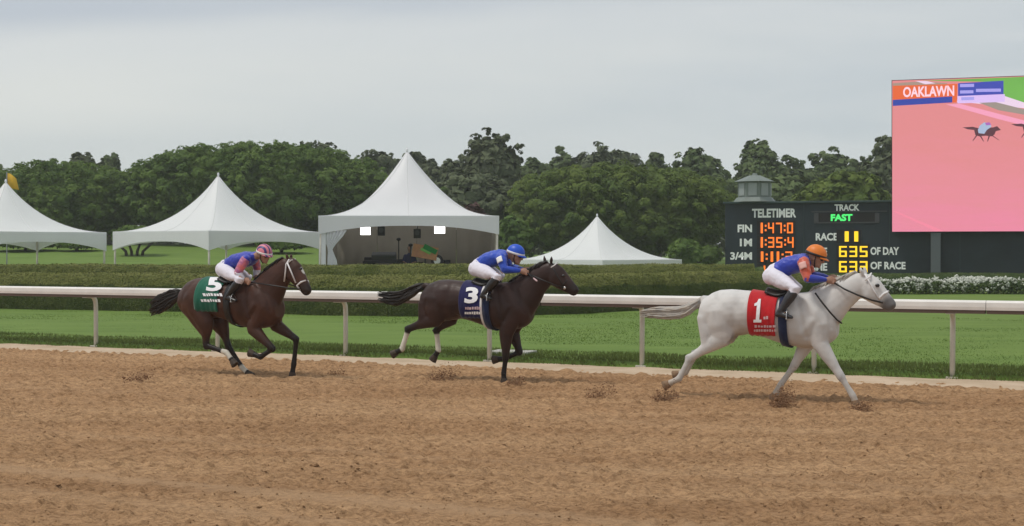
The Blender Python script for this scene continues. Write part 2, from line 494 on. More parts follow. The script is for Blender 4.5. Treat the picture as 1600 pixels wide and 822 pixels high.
# --- blades of grass: short on the lawn, long and ragged along the rail
def blades(name, P, H, W, material, lean=.5, seed=2):
    g = np.random.default_rng(seed); n = len(P)
    a = g.uniform(0, 6.28, n); d = np.stack([np.cos(a), np.sin(a), a * 0], -1)
    l = g.uniform(0, 6.28, n); ln = np.stack([np.cos(l), np.sin(l), l * 0], -1) * (g.random(n) * lean)[:, None]
    w = d * W[:, None]
    v = np.stack([P - w, P + w, P + (ln + np.array([0, 0, 1.0])) * H[:, None]], 1).reshape(-1, 3)
    return np_mesh(name, v, np.arange(3 * n).reshape(-1, 3))
M['blade'] = mat('blade', (0.100, 0.164, 0.031), 0.7, 0.2, col2=(0.146, 0.218, 0.047), vscale=2.5, trans=0.3)
M['long_blade'] = mat('long_blade', (0.105, 0.122, 0.034), 0.7, 0.2, col2=(0.138, 0.182, 0.046), vscale=2.5, trans=0.25)
n = 110000
t = RNG.uniform(-14, 26, n); nn_ = 0.9 + 17 * RNG.random(n) ** 1.25
P = np.stack([A_.x + RD.x * t + RN.x * nn_, A_.y + RD.y * t + RN.y * nn_, t * 0 + 0.085], -1)
gl = mesh_obj('lawn_grass_blades', blades('lawn_grass_blades', P, RNG.uniform(.014, .030, n), RNG.uniform(.006, .012, n), None, 1.2), M['blade'])
tag(gl, 'short mown green grass between the white rail and the hedge', 'grass', kind='stuff')
n = 80000
t = RNG.uniform(-16, 28, n); nn_ = 0.19 + 1.7 * RNG.random(n) ** 1.2
edge = 0.12 * (vnoise(t * .9, t * 0, 77) - .5)
P = np.stack([A_.x + RD.x * t + RN.x * (nn_ + edge), A_.y + RD.y * t + RN.y * (nn_ + edge), 0.02 + 0.08 * sstep(.16, .34, nn_)], -1)
hh = RNG.uniform(.02, .07, n) * (0.5 + vnoise(t * 1.1, nn_ * 1.5, 78))
gl = mesh_obj('rail_grass_fringe', blades('rail_grass_fringe', P, hh, RNG.uniform(.005, .011, n), None, .8, 5), M['long_blade'])
tag(gl, 'ragged dark fringe of longer grass along the foot of the rail', 'grass', kind='stuff')
# --- slab on the grass by the rail
p = gnd(800, 553, 0.1)
o = MB().box((0, 0, 0), (0.75, 0.5, 0.07)).build('concrete_slab', mat('concrete', (0.42, 0.41, 0.38), .8, .2, var=.1, bump=.3), bevel=.01)
o.location = (p.x, p.y, 0.12); o.rotation_euler = (0, 0, -YAW)
tag(o, 'flat pale concrete slab lying in the grass behind the rail', 'slab')
# ---------------------------------------------------------------- running rail
fence = empty('running_rail', rc(0, 0, 0), -YAW)
tag(fence, 'white running rail on goose-neck posts along the inside of the dirt track', 'rail')
prof = [(-0.03, 1.055), (-0.035, 1.10), (-0.03, 1.165), (0.0, 1.19), (0.07, 1.195), (0.13, 1.18), (0.145, 1.14), (0.14, 1.055)]
segs = [(-20, -9.2), (-9.2, -2.2), (-2.2, 4.8), (4.8, 11.8), (11.8, 18.8), (18.8, 25.8), (25.8, 45)]
for (a, b) in segs:
    mb = MB()
    np_ = len(prof)
    vs = [(a + .004, y, z) for y, z in prof] + [(b - .004, y, z) for y, z in prof]
    mb.add(vs, [(i, (i + 1) % np_, np_ + (i + 1) % np_, np_ + i) for i in range(np_)] + [tuple(range(np_))[::-1], tuple(range(np_, 2 * np_))])
    ob = mb.build('rail_beam', M['white_paint'], fence)
    ub = MB().box(((a + b) / 2, .055, 1.027), (b - a - .02, .155, .05)).build('rail_channel', mat('rail_channel', (0.11, 0.075, 0.06), .7, .2) if 'rail_channel' not in bpy.data.materials else bpy.data.materials['rail_channel'], ob)
pm = None
for px in (-250, -45, 150, 340, 540, 765, 1003, 1272, 1488, 1760):
    if pm is None:
        mb = MB()
        pts = [(0, .30, -0.15), (0, .30, .55), (0, .30, .82), (0, .285, .92), (0, .245, .99), (0, .18, 1.025), (0, .09, 1.03)]
        mb.loft(pts, .040, .048, seg=12, lat=(1, 0, 0), rnd=False)
        pm = mb.mesh('post')
    o = mesh_obj('post', pm, M['post_paint'], fence, smooth=True)
    o.location = (rail_t(px, .3), 0, 0)
    o.rotation_euler = (random.uniform(-.008, .008), random.uniform(-.01, .01), 0)
    MB().box((0, .06, .996), (.13, .15, .012)).build('bracket', M['post_paint'], o, bevel=.004)
    MB().box((0, .30, .04), (.17, .17, .03)).build('base_plate', M['post_paint'], o, bevel=.006)
# ---------------------------------------------------------------- foliage helpers
def leaf_mesh(name, C, Nrm, S, g, jitter=0.55):
    """rhombic leaf clusters at C facing about Nrm"""
    n = len(C)
    Nn = Nrm + g.normal(0, jitter, (n, 3)); Nn /= np.linalg.norm(Nn, axis=1)[:, None] + 1e-9
    r = g.normal(0, 1, (n, 3)); t = np.cross(Nn, r); t /= np.linalg.norm(t, axis=1)[:, None] + 1e-9
    b = np.cross(Nn, t)
    L = S[:, None]; W = (S * g.uniform(.45, .8, n))[:, None]
    fold = Nn * (S * g.uniform(-.25, .25, n))[:, None]
    v = np.stack([C - t * L, C - b * W + fold, C + t * L, C + b * W + fold], 1).reshape(-1, 3)
    return v, np.arange(4 * n).reshape(-1, 4)
def leaf_mat(name, dark, light, vs=0.35, trans=.12, rough=.75):
    m = mat(name, dark, rough, 0.12, col2=light, vscale=vs, detail=8, trans=trans)
    return m
M['leaf_a'] = leaf_mat('leaf_a', (0.076, 0.134, 0.034), (0.165, 0.242, 0.056), .45, trans=.32)
M['leaf_b'] = leaf_mat('leaf_b', (0.082, 0.134, 0.033), (0.190, 0.245, 0.058), .5, trans=.32)
M['leaf_far'] = leaf_mat('leaf_far', (0.088, 0.110, 0.060), (0.125, 0.145, 0.080), .3)  # lightened and greyed: some distance haze is put into the leaf colour
M['leaf_far2'] = leaf_mat('leaf_far2', (0.090, 0.132, 0.055), (0.142, 0.182, 0.074), .3)
M['leaf_bright'] = leaf_mat('leaf_bright', (0.08, 0.13, 0.03), (0.13, 0.18, 0.05), .6)
M['leaf_red'] = leaf_mat('leaf_red', (0.06, 0.03, 0.03), (0.09, 0.05, 0.045), .6)
M['hedge'] = leaf_mat('hedge', (0.135, 0.158, 0.040), (0.225, 0.232, 0.076), 1.2)  # olive clipped tops, lightened further so they look lit from above
M['hedge_side_shaded'] = leaf_mat('hedge_side_shaded', (0.070, 0.100, 0.028), (0.122, 0.145, 0.045), 1.2)  # darker side leaves: shade on the hedge face is put into their colour
M['hedge_dark'] = leaf_mat('hedge_dark', (0.045, 0.080, 0.024), (0.095, 0.135, 0.04), 1.2)
M['bark'] = mat('bark', (0.030, 0.025, 0.020), .9, .1, col2=(0.055, 0.046, 0.038), vscale=6, stretch=(3, 3, .6), bump=.6, bscale=14)
def tree(name, label, base, height, hw, crown_bot, leafm, blobs=90, leaves=16000, ls=.16, seed=0, depth=None, flat=1.0, trunks=1, rag=.12, br=.24, group=None, lean=0, topn=0, open_=0.0, core=.84):
    """trunk with limbs plus a crown of leaf clumps spread over lumpy lobes"""
    g = np.random.default_rng(1000 + seed)
    bx, by, bz = base
    o = empty(name, base)
    tag(o, label, 'tree', group)
    depth = depth or hw * .85
    ch = height - crown_bot
    cz = crown_bot + ch * .42
    rad = np.array([hw, depth, 1.0])
    u = g.normal(0, 1, (blobs, 3)); u /= np.linalg.norm(u, axis=1)[:, None]
    up = ch * .58; dn = ch * .42
    e = 1 - np.abs(g.normal(0, rag, blobs)) - .02
    bc = np.empty((blobs, 3))
    Rb = br * min(hw, ch) * g.uniform(.65, 1.3, blobs)
    vert = np.where(u[:, 2] > 0, np.maximum(up - Rb * .8, .1), np.maximum(dn - Rb * .5, .1))
    bc[:, 0] = u[:, 0] * np.maximum(hw - Rb * .7, .2) * e + lean * (u[:, 2] > 0) * u[:, 2]
    bc[:, 1] = u[:, 1] * np.maximum(depth - Rb * .7, .2) * e
    zz = np.sign(u[:, 2]) * np.abs(u[:, 2]) ** flat
    bc[:, 2] = cz + zz * vert * e
    if topn:                                            # a few sprays that break the outline
        k = topn; a = g.uniform(-.75, .75, k)
        bc = np.vstack([bc, np.stack([a * hw, g.uniform(-.3, .3, k) * depth, cz + up * np.sqrt(np.maximum(0, 1 - a * a)) * g.uniform(.86, .99, k)], -1)])
        Rb = np.concatenate([Rb, br * min(hw, ch) * g.uniform(.5, .8, k)])
    # every lobe carries smaller tufts, and every tuft its leaves
    nt_ = np.maximum(5, (Rb ** 1.5 / (Rb ** 1.5).sum() * blobs * 6)).astype(int)
    tc, tr_, tn = [], [], []
    for c, r, k in zip(bc, Rb, nt_):
        d = g.normal(0, 1, (k, 3)); d[:, 2] += .35; d /= np.linalg.norm(d, axis=1)[:, None]
        tc.append(c + d * (r * g.uniform(.62, .95, k))[:, None] * np.array([1, 1, .8])); tr_.append(r * g.uniform(.22, .46, k)); tn.append(d)
    tc = np.vstack(tc); tr_ = np.concatenate(tr_); tn = np.vstack(tn)
    per = np.maximum(5, tr_ ** 2 / (tr_ ** 2).sum() * leaves).astype(int)
    own = np.repeat(np.arange(len(tc)), per)
    d = g.normal(0, 1, (len(own), 3)) + tn[own] * .7; d[:, 2] += .2; d /= np.linalg.norm(d, axis=1)[:, None]
    C = tc[own] + d * (tr_[own] * g.uniform(.75, 1.12, len(own)))[:, None] * np.array([1, 1, .75])
    Nr = d * .7 + tn[own] * .6 + np.array([0, 0, .55])
    S = ls * g.uniform(.6, 1.35, len(C))
    v, f = leaf_mesh('crown', C, Nr, S, g, .28)
    if not open_:                                       # inner foliage so that the crown is dense
        k = int(leaves * .16) + 300
        d = g.normal(0, 1, (k, 3)); d /= np.linalg.norm(d, axis=1)[:, None]
        rr = core * g.random(k) ** .4
        Ci = np.stack([d[:, 0] * rr * hw, d[:, 1] * rr * depth, cz + d[:, 2] * rr * np.where(d[:, 2] > 0, up, dn)], -1)
        iv, fi = leaf_mesh('inner', Ci, d, ls * 2.3 * g.uniform(.7, 1.3, k), g, .4)
        mesh_obj('inner_foliage', np_mesh('inner_foliage', iv, fi), leafm, o)['kind'] = 'stuff'
    mesh_obj('crown', np_mesh('crown', v, f), leafm, o)['kind'] = 'stuff'
    for k in range(trunks):
        a = (k - (trunks - 1) / 2)
        tr = MB()
        th = cz - bz * 0
        spread = a * .55
        r0 = max(.12, height * .024) * (1 if trunks == 1 else .75)
        pts = [(spread * .5, a * .1, -.3), (spread * .6, a * .1, th * .25), (spread * 1.2, 0, th * .55), (spread * 2.0 + lean * .3, 0, th)]
        tr.loft(pts, [r0 * 1.35, r0, r0 * .8, r0 * .45], seg=9)
        for j in range(4):
            t0 = g.uniform(.45, .85); w = g.uniform(0, 6.28)
            s0 = Vector(pts[1]).lerp(Vector(pts[3]), t0)
            e0 = s0 + Vector((math.cos(w) * hw * .5, math.sin(w) * depth * .5, ch * .28))
            tr.loft([s0, s0.lerp(e0, .5) + Vector((0, 0, ch * .05)), e0], [r0 * .45, r0 * .3, r0 * .14], seg=7)
        tr.build('trunk', M['bark'], o, smooth=True)
    return o
def ptree(name, label, px, top, hwpx, Y, leafm, botpx=None, **kw):
    """tree by its column, its top row and its half width in the photograph, standing Y metres away"""
    s = F / Y
    x = (px - 800) / s
    z = tz(x, Y)
    H = HC + (HZ - top) / s - z
    cb = (HC + (HZ - (botpx or 400)) / s - z) if botpx else H * .22
    return tree(name, label, (x, Y, z), H, hwpx / s, max(.4, cb), leafm, **kw)
# ---------------------------------------------------------------- trees: three broad clipped crowns, darker wood behind
ptree('broad_tree', 'broad round-topped green tree behind the leftmost tent', 92, 249, 140, 103, M['leaf_a'], 372, blobs=420, leaves=80000, ls=.095, seed=1, flat=.8, rag=.02, br=.125, trunks=2, group='broad trees in the infield')
ptree('broad_tree', 'widest dome-shaped green tree, behind the second tent from the left', 405, 219, 222, 103, M['leaf_a'], 376, blobs=800, leaves=170000, ls=.095, seed=2, flat=.8, rag=.018, br=.105, trunks=3, depth=7.5, group='broad trees in the infield')
ptree('broad_tree', 'wide flat-domed green tree between the tallest tent and the scoreboard', 968, 252, 186, 98, M['leaf_b'], 396, blobs=520, leaves=140000, ls=.095, seed=3, flat=.75, rag=.025, br=.14, trunks=2, depth=6, group='broad trees in the infield')
o = ptree('small_tree', 'dark many-stemmed small tree under the edge of the widest dome tree', 210, 352, 40, 88, M['leaf_a'], 378, blobs=24, leaves=2600, ls=.12, seed=4, trunks=4)
FT = [(-25, 255, 70, 128, 'a far tree at the left edge, lowest of the treeline'), (70, 250, 46, 130, 'far tree peeping over the leftmost broad tree'),
      (126, 231, 36, 125, 'rounded dark far tree above the gap between the left tents'), (172, 233, 24, 135, 'small pointed far tree left of the widest dome tree'),
      (437, 214, 26, 140, 'small dark far crown peeping over the widest dome tree'), (496, 207, 44, 135, 'dark far tree rising highest over the widest dome tree'),
      (592, 228, 52, 125, 'far tree left of the tallest tent peak'), (652, 231, 46, 128, 'dark far tree directly behind the tallest tent peak'),
      (704, 244, 46, 118, 'low dark tree right of the tallest tent peak'), (832, 236, 34, 130, 'small grey-green tree right of the tall ragged tree'),
      (880, 224, 38, 134, 'grey-green far tree left of the wide dark crown'), (948, 218, 72, 130, 'wide dark far crown above the flat-domed tree'),
      (1030, 236, 42, 135, 'low far tree right of the wide dark crown'), (1092, 224, 66, 122, 'mid green far tree above the right end of the flat-domed tree'),
      (1188, 211, 48, 125, 'taller mid green far tree above the scoreboard cupola'), (1238, 240, 44, 130, 'low far tree right of the cupola'),
      (1300, 226, 46, 132, 'far tree midway between the cupola and the video screen'), (1352, 236, 40, 134, 'far tree just left of the video screen'),
      (1398, 205, 56, 112, 'dark tree half hidden by the left edge of the video screen')]
for i, (px, top, hw, Y, lab) in enumerate(FT):
    ptree('far_tree', lab, px, top, hw, Y, M['leaf_far' if i in (2, 5, 6, 7, 8, 11, 18) else 'leaf_far2'], blobs=64, leaves=16000, ls=.17, seed=20 + i, rag=.10, br=.27, topn=0, core=.82, group='trees of the far treeline')
ptree('ragged_tree', 'tall ragged dark tree with sky gaps right of the tallest tent', 768, 206, 56, 108, M['leaf_far'], 330, blobs=60, leaves=17000, ls=.16, seed=60, rag=.17, br=.28, topn=6, group='trees of the far treeline')
ptree('mid_tree', 'dense dark tree filling the gap right of the tallest tent', 738, 262, 78, 100, M['leaf_far'], 395, blobs=70, leaves=14000, ls=.2, seed=61, group='trees in front of the far treeline')
ptree('mid_tree', 'bright green tree behind the scoreboard left of the screen', 1318, 261, 88, 96, M['leaf_b'], 395, blobs=90, leaves=17000, ls=.18, seed=62, br=.2, group='trees in front of the far treeline')
ptree('mid_tree', 'olive tree behind the cupola of the scoreboard', 1222, 262, 66, 102, M['leaf_far2'], 395, blobs=60, leaves=12000, ls=.18, seed=63, group='trees in front of the far treeline')
ptree('mid_tree', 'green tree hidden mostly by the peak of the tallest tent', 640, 268, 70, 98, M['leaf_a'], 395, blobs=60, leaves=12000, ls=.18, seed=64, group='trees in front of the far treeline')
for i, (px, top, hw, Y, lf, lab) in enumerate([(40, 372, 60, 92, 'leaf_a', 'dark bush seen through the arch of the leftmost tent'), (120, 374, 40, 92, 'leaf_a', 'dark bush right of centre under the leftmost tent arch'),
                               (440, 368, 46, 90, 'leaf_a', 'dark bush behind the head of the bay horse'), (1108, 383, 24, 88, 'leaf_bright', 'bright green bush left of the scoreboard'),
                               (738, 308, 26, 84, 'leaf_red', 'reddish bush behind the right eave of the tallest tent'), (800, 330, 40, 90, 'leaf_a', 'green bush between the tallest tent and the flat-domed tree'),
                               (1070, 372, 30, 84, 'leaf_a', 'dark bush under the right end of the flat-domed tree')]):
    o = ptree('bush', lab, px, top, hw, Y, M[lf], 412, blobs=24, leaves=3500, ls=.13, seed=80 + i, br=.34)
    o['category'] = 'bush'
# a low mass of wood behind everything, down to the horizon
g = np.random.default_rng(5)
n = 46000
xx = g.uniform(-85, 85, n); yy = 150 + g.normal(0, 3, n)
top = 6.2 + 2.2 * vnoise(xx * .12, xx * 0, 3) + 1.2 * vnoise(xx * .5, xx * 0, 4)
zz = 1 + (top - 1) * g.random(n) ** .7
v, f = leaf_mesh('far_wood', np.stack([xx, yy, zz], -1), np.tile(np.array([[0, -1, .5]]), (n, 1)), g.uniform(.25, .5, n), g, .8)
tag(mesh_obj('far_wood', np_mesh('far_wood', v, f), M['leaf_far']), 'low far-off wood closing the horizon behind the trees', 'wood', kind='stuff')
# ---------------------------------------------------------------- hedges
def hedge(name, label, pts, width, h, leafm, dens=520, ls=.025, seed=0, topm=None, hvar=.05):
    """clipped hedge along ground points (front foot), a lumpy body and a skin of leaves"""
    g = np.random.default_rng(300 + seed)
    P = [Vector((p.x, p.y, 0)) for p in pts]
    L = [0]
    for a, b in zip(P[:-1], P[1:]): L.append(L[-1] + (b - a).length)
    nS = int(L[-1] / .3)
    ss = np.linspace(0, L[-1], nS)
    px = np.interp(ss, L, [p.x for p in P]); py = np.interp(ss, L, [p.y for p in P])
    for _ in range(14):
        px[1:-1] = (px[:-2] + px[1:-1] * 2 + px[2:]) / 4; py[1:-1] = (py[:-2] + py[1:-1] * 2 + py[2:]) / 4
    dx = np.gradient(px); dy = np.gradient(py); l = np.hypot(dx, dy); nx, ny = -dy / l, dx / l
    k = np.where(ny < 0, -1, 1); nx *= k; ny *= k               # away from the camera
    prof = np.array([(0, 0), (-.03, .25), (-.025, .52), (.01, .70), (.06, .83), (.14, .93), (.25, .985), (.5, 1.0), (.80, .98), (1, .85), (1.02, .5), (1, 0)])
    rows = []
    for (a, b) in prof:
        j = g.normal(0, .022, nS)
        w = a * width + j; hz = b * h * (1 + hvar * (vnoise(ss * .5, ss * 0 + b * 0, seed) - .5)) + g.normal(0, .015, nS) * (b > 0)
        rows.append(np.stack([px + nx * w, py + ny * w, hz + terrain(px, py) + .02], -1))
    G = np.stack(rows, 1)                                        # nS x np x 3
    i = np.arange(nS * len(prof)).reshape(nS, len(prof))
    f = np.stack([i[:-1, :-1], i[1:, :-1], i[1:, 1:], i[:-1, 1:]], -1).reshape(-1, 4)
    root = empty(name, (0, 0, 0)); tag(root, label, 'hedge')
    me = np_mesh('branches', G.reshape(-1, 3), f)
    bm = bmesh.new(); bm.from_mesh(me); bm.verts.ensure_lookup_table()
    for row in (i[0], i[-1]): bm.faces.new([bm.verts[int(q)] for q in row])
    bm.to_mesh(me); bm.free()
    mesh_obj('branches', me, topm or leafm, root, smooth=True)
    n = int(L[-1] * dens)
    a = g.uniform(0, nS - 1.001, n); b = g.uniform(0, 9.999, n)
    ai, bi = a.astype(int), b.astype(int); fa, fb = (a - ai)[:, None], (b - bi)[:, None]
    C = (G[ai, bi] * (1 - fa) + G[ai + 1, bi] * fa) * (1 - fb) + (G[ai, bi + 1] * (1 - fa) + G[ai + 1, bi + 1] * fa) * fb
    t1 = G[ai + 1, bi] - G[ai, bi]; t2 = G[ai, bi + 1] - G[ai, bi]
    Nr = np.cross(t1, t2); Nr /= np.linalg.norm(Nr, axis=1)[:, None] + 1e-9
    Nr *= np.where((Nr[:, 1] > .3) & (b < 5), -1, 1)[:, None]
    Nr[:, 2] = np.abs(Nr[:, 2])
    C = C + Nr * g.uniform(-.01, .05, n)[:, None]
    v, f = leaf_mesh('leaves', C, Nr, ls * g.uniform(.6, 1.4, n), g, .38)
    tp = (b > 2.9 + .5 * vnoise(a * .7, b, 3)) & (b < 8.2)  # split by height; with two materials the colour carries lit top and shaded face
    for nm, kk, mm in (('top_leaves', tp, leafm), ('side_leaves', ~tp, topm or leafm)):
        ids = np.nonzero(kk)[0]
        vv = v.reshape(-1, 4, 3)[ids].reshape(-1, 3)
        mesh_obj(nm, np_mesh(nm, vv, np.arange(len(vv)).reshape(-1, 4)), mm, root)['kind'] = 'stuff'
    return root
hedge('clipped_hedge', 'long clipped olive hedge just behind the white rail', [gnd(x, y) for x, y in ((-420, 480), (0, 487), (250, 492), (550, 498.5), (700, 499.5), (830, 498), (920, 494.5), (1000, 490.5), (1100, 485), (1290, 479))], 1.6, 1.14, M['hedge'], seed=1, dens=5200, topm=M['hedge_side_shaded'])
hedge('clipped_hedge', 'straight hedge farther back, running in front of the tents', [gnd(x, 476.5) for x in (-420, 0, 400, 800, 1180)], 1.1, 1.335, M['hedge'], seed=2, dens=3400, topm=M['hedge_side_shaded'])
hedge('clipped_hedge', 'dark green low hedge in front of the scoreboard, behind the white flowers', [gnd(x, 457) for x in (1130, 1400, 1800)], 1.2, .80, M['hedge_dark'], seed=3, dens=2000)
hedge('clipped_hedge', 'short dark hedge left of the scoreboard beyond the long hedge', [gnd(x, 467) for x in (985, 1090, 1195)], .8, 1.19, M['hedge_dark'], seed=4, dens=900)
# --- white flower bed
bed = empty('flower_bed', (0, 0, 0)); tag(bed, 'bed of white flowers in front of the dark hedge at the right', 'flower bed')
g = np.random.default_rng(9)
x0, x1 = gnd(1190, 463).x, gnd(1760, 463).x; yb = gnd(1400, 463.5).y
n = 16000
xx = g.uniform(x0, x1, n); yy = yb + g.uniform(0, 1.5, n)
hgt = .42 + .22 * vnoise(xx * 1.6, yy * 1.6, 4)
zz = .06 + hgt * g.random(n) ** .6
v, f = leaf_mesh('leaves', np.stack([xx, yy, zz], -1), np.tile(np.array([[0, -.6, .6]]), (n, 1)), .055 * g.uniform(.6, 1.3, n), g, .7)
mesh_obj('leaves', np_mesh('leaves', v, f), M['hedge_dark'], bed)['kind'] = 'stuff'
n = 1200
xx = g.uniform(x0, x1, n); yy = yb + g.uniform(-.05, 1.45, n)
hgt = .42 + .22 * vnoise(xx * 1.6, yy * 1.6, 4)
zz = .08 + hgt * np.where(yy < yb + .3, .35 + .75 * g.random(n), 1.05)
k = vnoise(xx * 2.1, zz * 4, 8) > .18
P = np.stack([xx, yy, zz], -1)[k]
reps = np.repeat(P, 5, 0) + g.normal(0, .04, (len(P) * 5, 3))
M['petal'] = mat('petal', (0.68, 0.70, 0.62), .7, .2, trans=.2)
mesh_obj('blossoms', blob_set('blossoms', reps, g.uniform(.03, .065, len(reps)), None, .8, 12), M['petal'], bed, smooth=True)['kind'] = 'stuff'
# ================================================================ TENTS
M['seam'] = mat('tent_seam', (0.70, 0.70, 0.71), .5, .3)
def tent(label, cpx, Y, side, rot, eave, peak, val=(.32, .62), legs=True, power=2.0, gz=None, lean=0.0):
    s = F / Y
    x = (cpx - 800) / s
    z0 = tz(x, Y) if gz is None else gz
    root = empty('frame_tent', (x, Y, z0), rot)
    tag(root, label, 'tent', 'white high-peak tents in the infield')
    E, Pk = eave - z0, peak - z0
    h = side / 2
    nr, na = 16, 12
    v = []; f = []
    cs = [(-h, -h), (h, -h), (h, h), (-h, h)]
    ring = []
    for k in range(4):
        (ax, ay), (bx, by) = cs[k], cs[(k + 1) % 4]
        for j in range(na):
            u = j / na
            ring.append((ax + (bx - ax) * u, ay + (by - ay) * u))
    n = len(ring)
    for i in range(nr + 1):
        r = 1 - i / nr
        r = max(r, .012)
        for (px, py) in ring:
            d = math.hypot(px, py)
            k = (1 - r) ** 1.5
            q = (1 - k) + k * (h * 1.12 / d)                     # square at the eave, round at the peak
            sag = 0
            v.append((px * r * q + lean * (1 - r), py * r * q, E + (Pk - E) * (1 - r) ** power - sag))
    for i in range(nr):
        for j in range(n):
            j2 = (j + 1) % n
            f.append((i * n + j, i * n + j2, (i + 1) * n + j2, (i + 1) * n + j))
    f.append(tuple(nr * n + j for j in range(n)))
    MB().add(v, f).build('roof', M['white_vinyl'], root, smooth=True)
    for k in range(8):                                   # welded seams along the hips and panel middles
        a = k * na // 2
        pts = []
        for i in range(0, nr + 1):
            x_, y_, z_ = v[i * n + (a * 1) % n]
            pts.append((x_, y_, z_ + .004))
        MB().loft(pts, .011, seg=5, rnd=False).build('seam', M['seam'], root, smooth=True)
    MB().ball((lean, 0, Pk + .03), (.05, .05, .09)).build('finial', M['white_vinyl'], root, smooth=True)
    for k in range(4):
        (ax, ay), (bx, by) = cs[k], cs[(k + 1) % 4]
        v = []; f = []
        m = 28
        for j in range(m + 1):
            u = j / m
            px, py = ax + (bx - ax) * u, ay + (by - ay) * u
            dep = val[0] + (val[1] - val[0]) * abs(2 * u - 1) ** 2.4
            o_ = 1.006
            v += [(px * o_, py * o_, E + .012), (px * o_, py * o_, E - dep)]
        f = [(2 * j, 2 * j + 2, 2 * j + 3, 2 * j + 1) for j in range(m)]
        MB().add(v, f).build('valance', M['white_vinyl'], root, solid=.012)
        MB().loft([(ax * .985, ay * .985, -.1), (ax * .985, ay * .985, E - .02)], .045, seg=10, rnd=False).build('leg', M['post_paint'], root, smooth=True)
        MB().loft([(ax * .985, ay * .985, E - .06), (bx * .985, by * .985, E - .06)], .03, seg=8, rnd=False).build('eave_bar', M['post_paint'], root, smooth=True)
    return root
R45 = math.radians(45)
t1 = tent('leftmost white tent, cut by the left edge, with a yellow flag behind its peak', 9, 60, 6.0, R45 + math.radians(1), 2.62, 4.78, (.40, .80))
t2 = tent('white peaked tent seen corner-on behind the bay horse', 341, 60, 6.15, R45 + math.radians(7), 2.64, 5.06, (.40, .78))
t3 = tent('tallest white tent, with lit lamps, tan back wall and tied curtain', 644, 55.2, 6.6, math.radians(2), 3.14, 5.76, (.36, .68), lean=-.2)
t4 = tent('low white tent peak showing above the hedge right of the blue-capped jockey', 933, 71, 6.0, R45, 1.38, 3.58, (.25, .5))
# tall tent: walls and curtain
H3 = 3.3
def cloth_wall(name, p0, p1, z0, z1, root, m, waves=20, amp=.03):
    v = []; nseg = 80
    p0, p1 = Vector(p0), Vector(p1); d = (p1 - p0); nrm = Vector((-d.y, d.x)).normalized()
    for j in range(nseg + 1):
        u = j / nseg; p = p0 + d * u
        w = amp * math.sin(u * waves * 2 * math.pi) + amp * .5 * math.sin(u * waves * 5 + 1)
        v += [(p.x + nrm.x * w, p.y + nrm.y * w, z0), (p.x + nrm.x * w * .6, p.y + nrm.y * w * .6, z1)]
    f = [(2 * j, 2 * j + 2, 2 * j + 3, 2 * j + 1) for j in range(nseg)]
    return MB().add(v, f).build(name, m, root, smooth=True, solid=.01)
for a in range(4):
    cloth_wall('back_wall', (-H3 + .1 + a * 1.64, H3 - .12), (-H3 + .1 + (a + 1) * 1.64 - .012, H3 - .12), .03, 3.02, t3, M['tan_wall'], 3, .02)
cloth_wall('side_wall', (H3 - .1, -H3 + .3), (H3 - .1, H3 - .2), .03, 2.95, t3, M['tan_wall'], 12, .025)
cloth_wall('side_wall', (-H3 + .1, -H3 + 1.2), (-H3 + .1, H3 - .2), .03, 2.95, t3, M['tan_wall'], 10, .025)
M['ceiling'] = mat('tent_lining', (0.30, 0.28, 0.25), .8, .1)
# curtain gathered to the left front leg, and a flat white sleeve round that leg
v = []; f = []
rows = [(2.62, .80, .46), (2.40, .66, .40), (2.15, .40, .30), (1.98, .22, .26), (1.90, .17, .25), (1.80, .20, .27), (1.5, .34, .32), (1.0, .42, .36), (.05, .46, .38)]
nk = 30
for (z, w, c) in rows:
    for j in range(nk + 1):
        u = j / nk
        v.append((-H3 + .15 + c + (u - .5) * w, -H3 + .06 + .035 * math.sin(u * 6 * 2 * math.pi) * min(1, w * 2.2), z))
for i in range(len(rows) - 1):
    for j in range(nk):
        a = i * (nk + 1) + j
        f.append((a, a + 1, a + nk + 2, a + nk + 1))
MB().add(v, f).build('tied_curtain', M['white_vinyl'], t3, smooth=True, solid=.008)
MB().box((-H3 + .12, -H3 + .03, 1.56), (.24, .03, 3.1)).build('leg_sleeve', M['white_vinyl'], t3)
# yellow flag behind the leftmost peak
fl = empty('flag', (at(20, 300, 66).x, 66, tz(-23, 66)))
tag(fl, 'yellow flag showing behind the peak of the leftmost tent', 'flag')
MB().loft([(-.28, 0, 0), (-.28, 0, 5.45)], .03, seg=8).build('flag_pole', M['grey'], fl)
v = []
for i in range(9):
    u = i / 8
    v += [(-.27 + .42 * u, .05 * math.sin(u * 7), 5.42 - .25 * u * u), (-.27 + .55 * u, .05 * math.sin(u * 7 + .5), 4.75 - .12 * u)]
MB().add(v, [(2 * i, 2 * i + 2, 2 * i + 3, 2 * i + 1) for i in range(8)]).build('flag_cloth', mat('yellow_cloth', (0.70, 0.45, 0.05), .7, .2, trans=.2), fl, smooth=True, solid=.006)
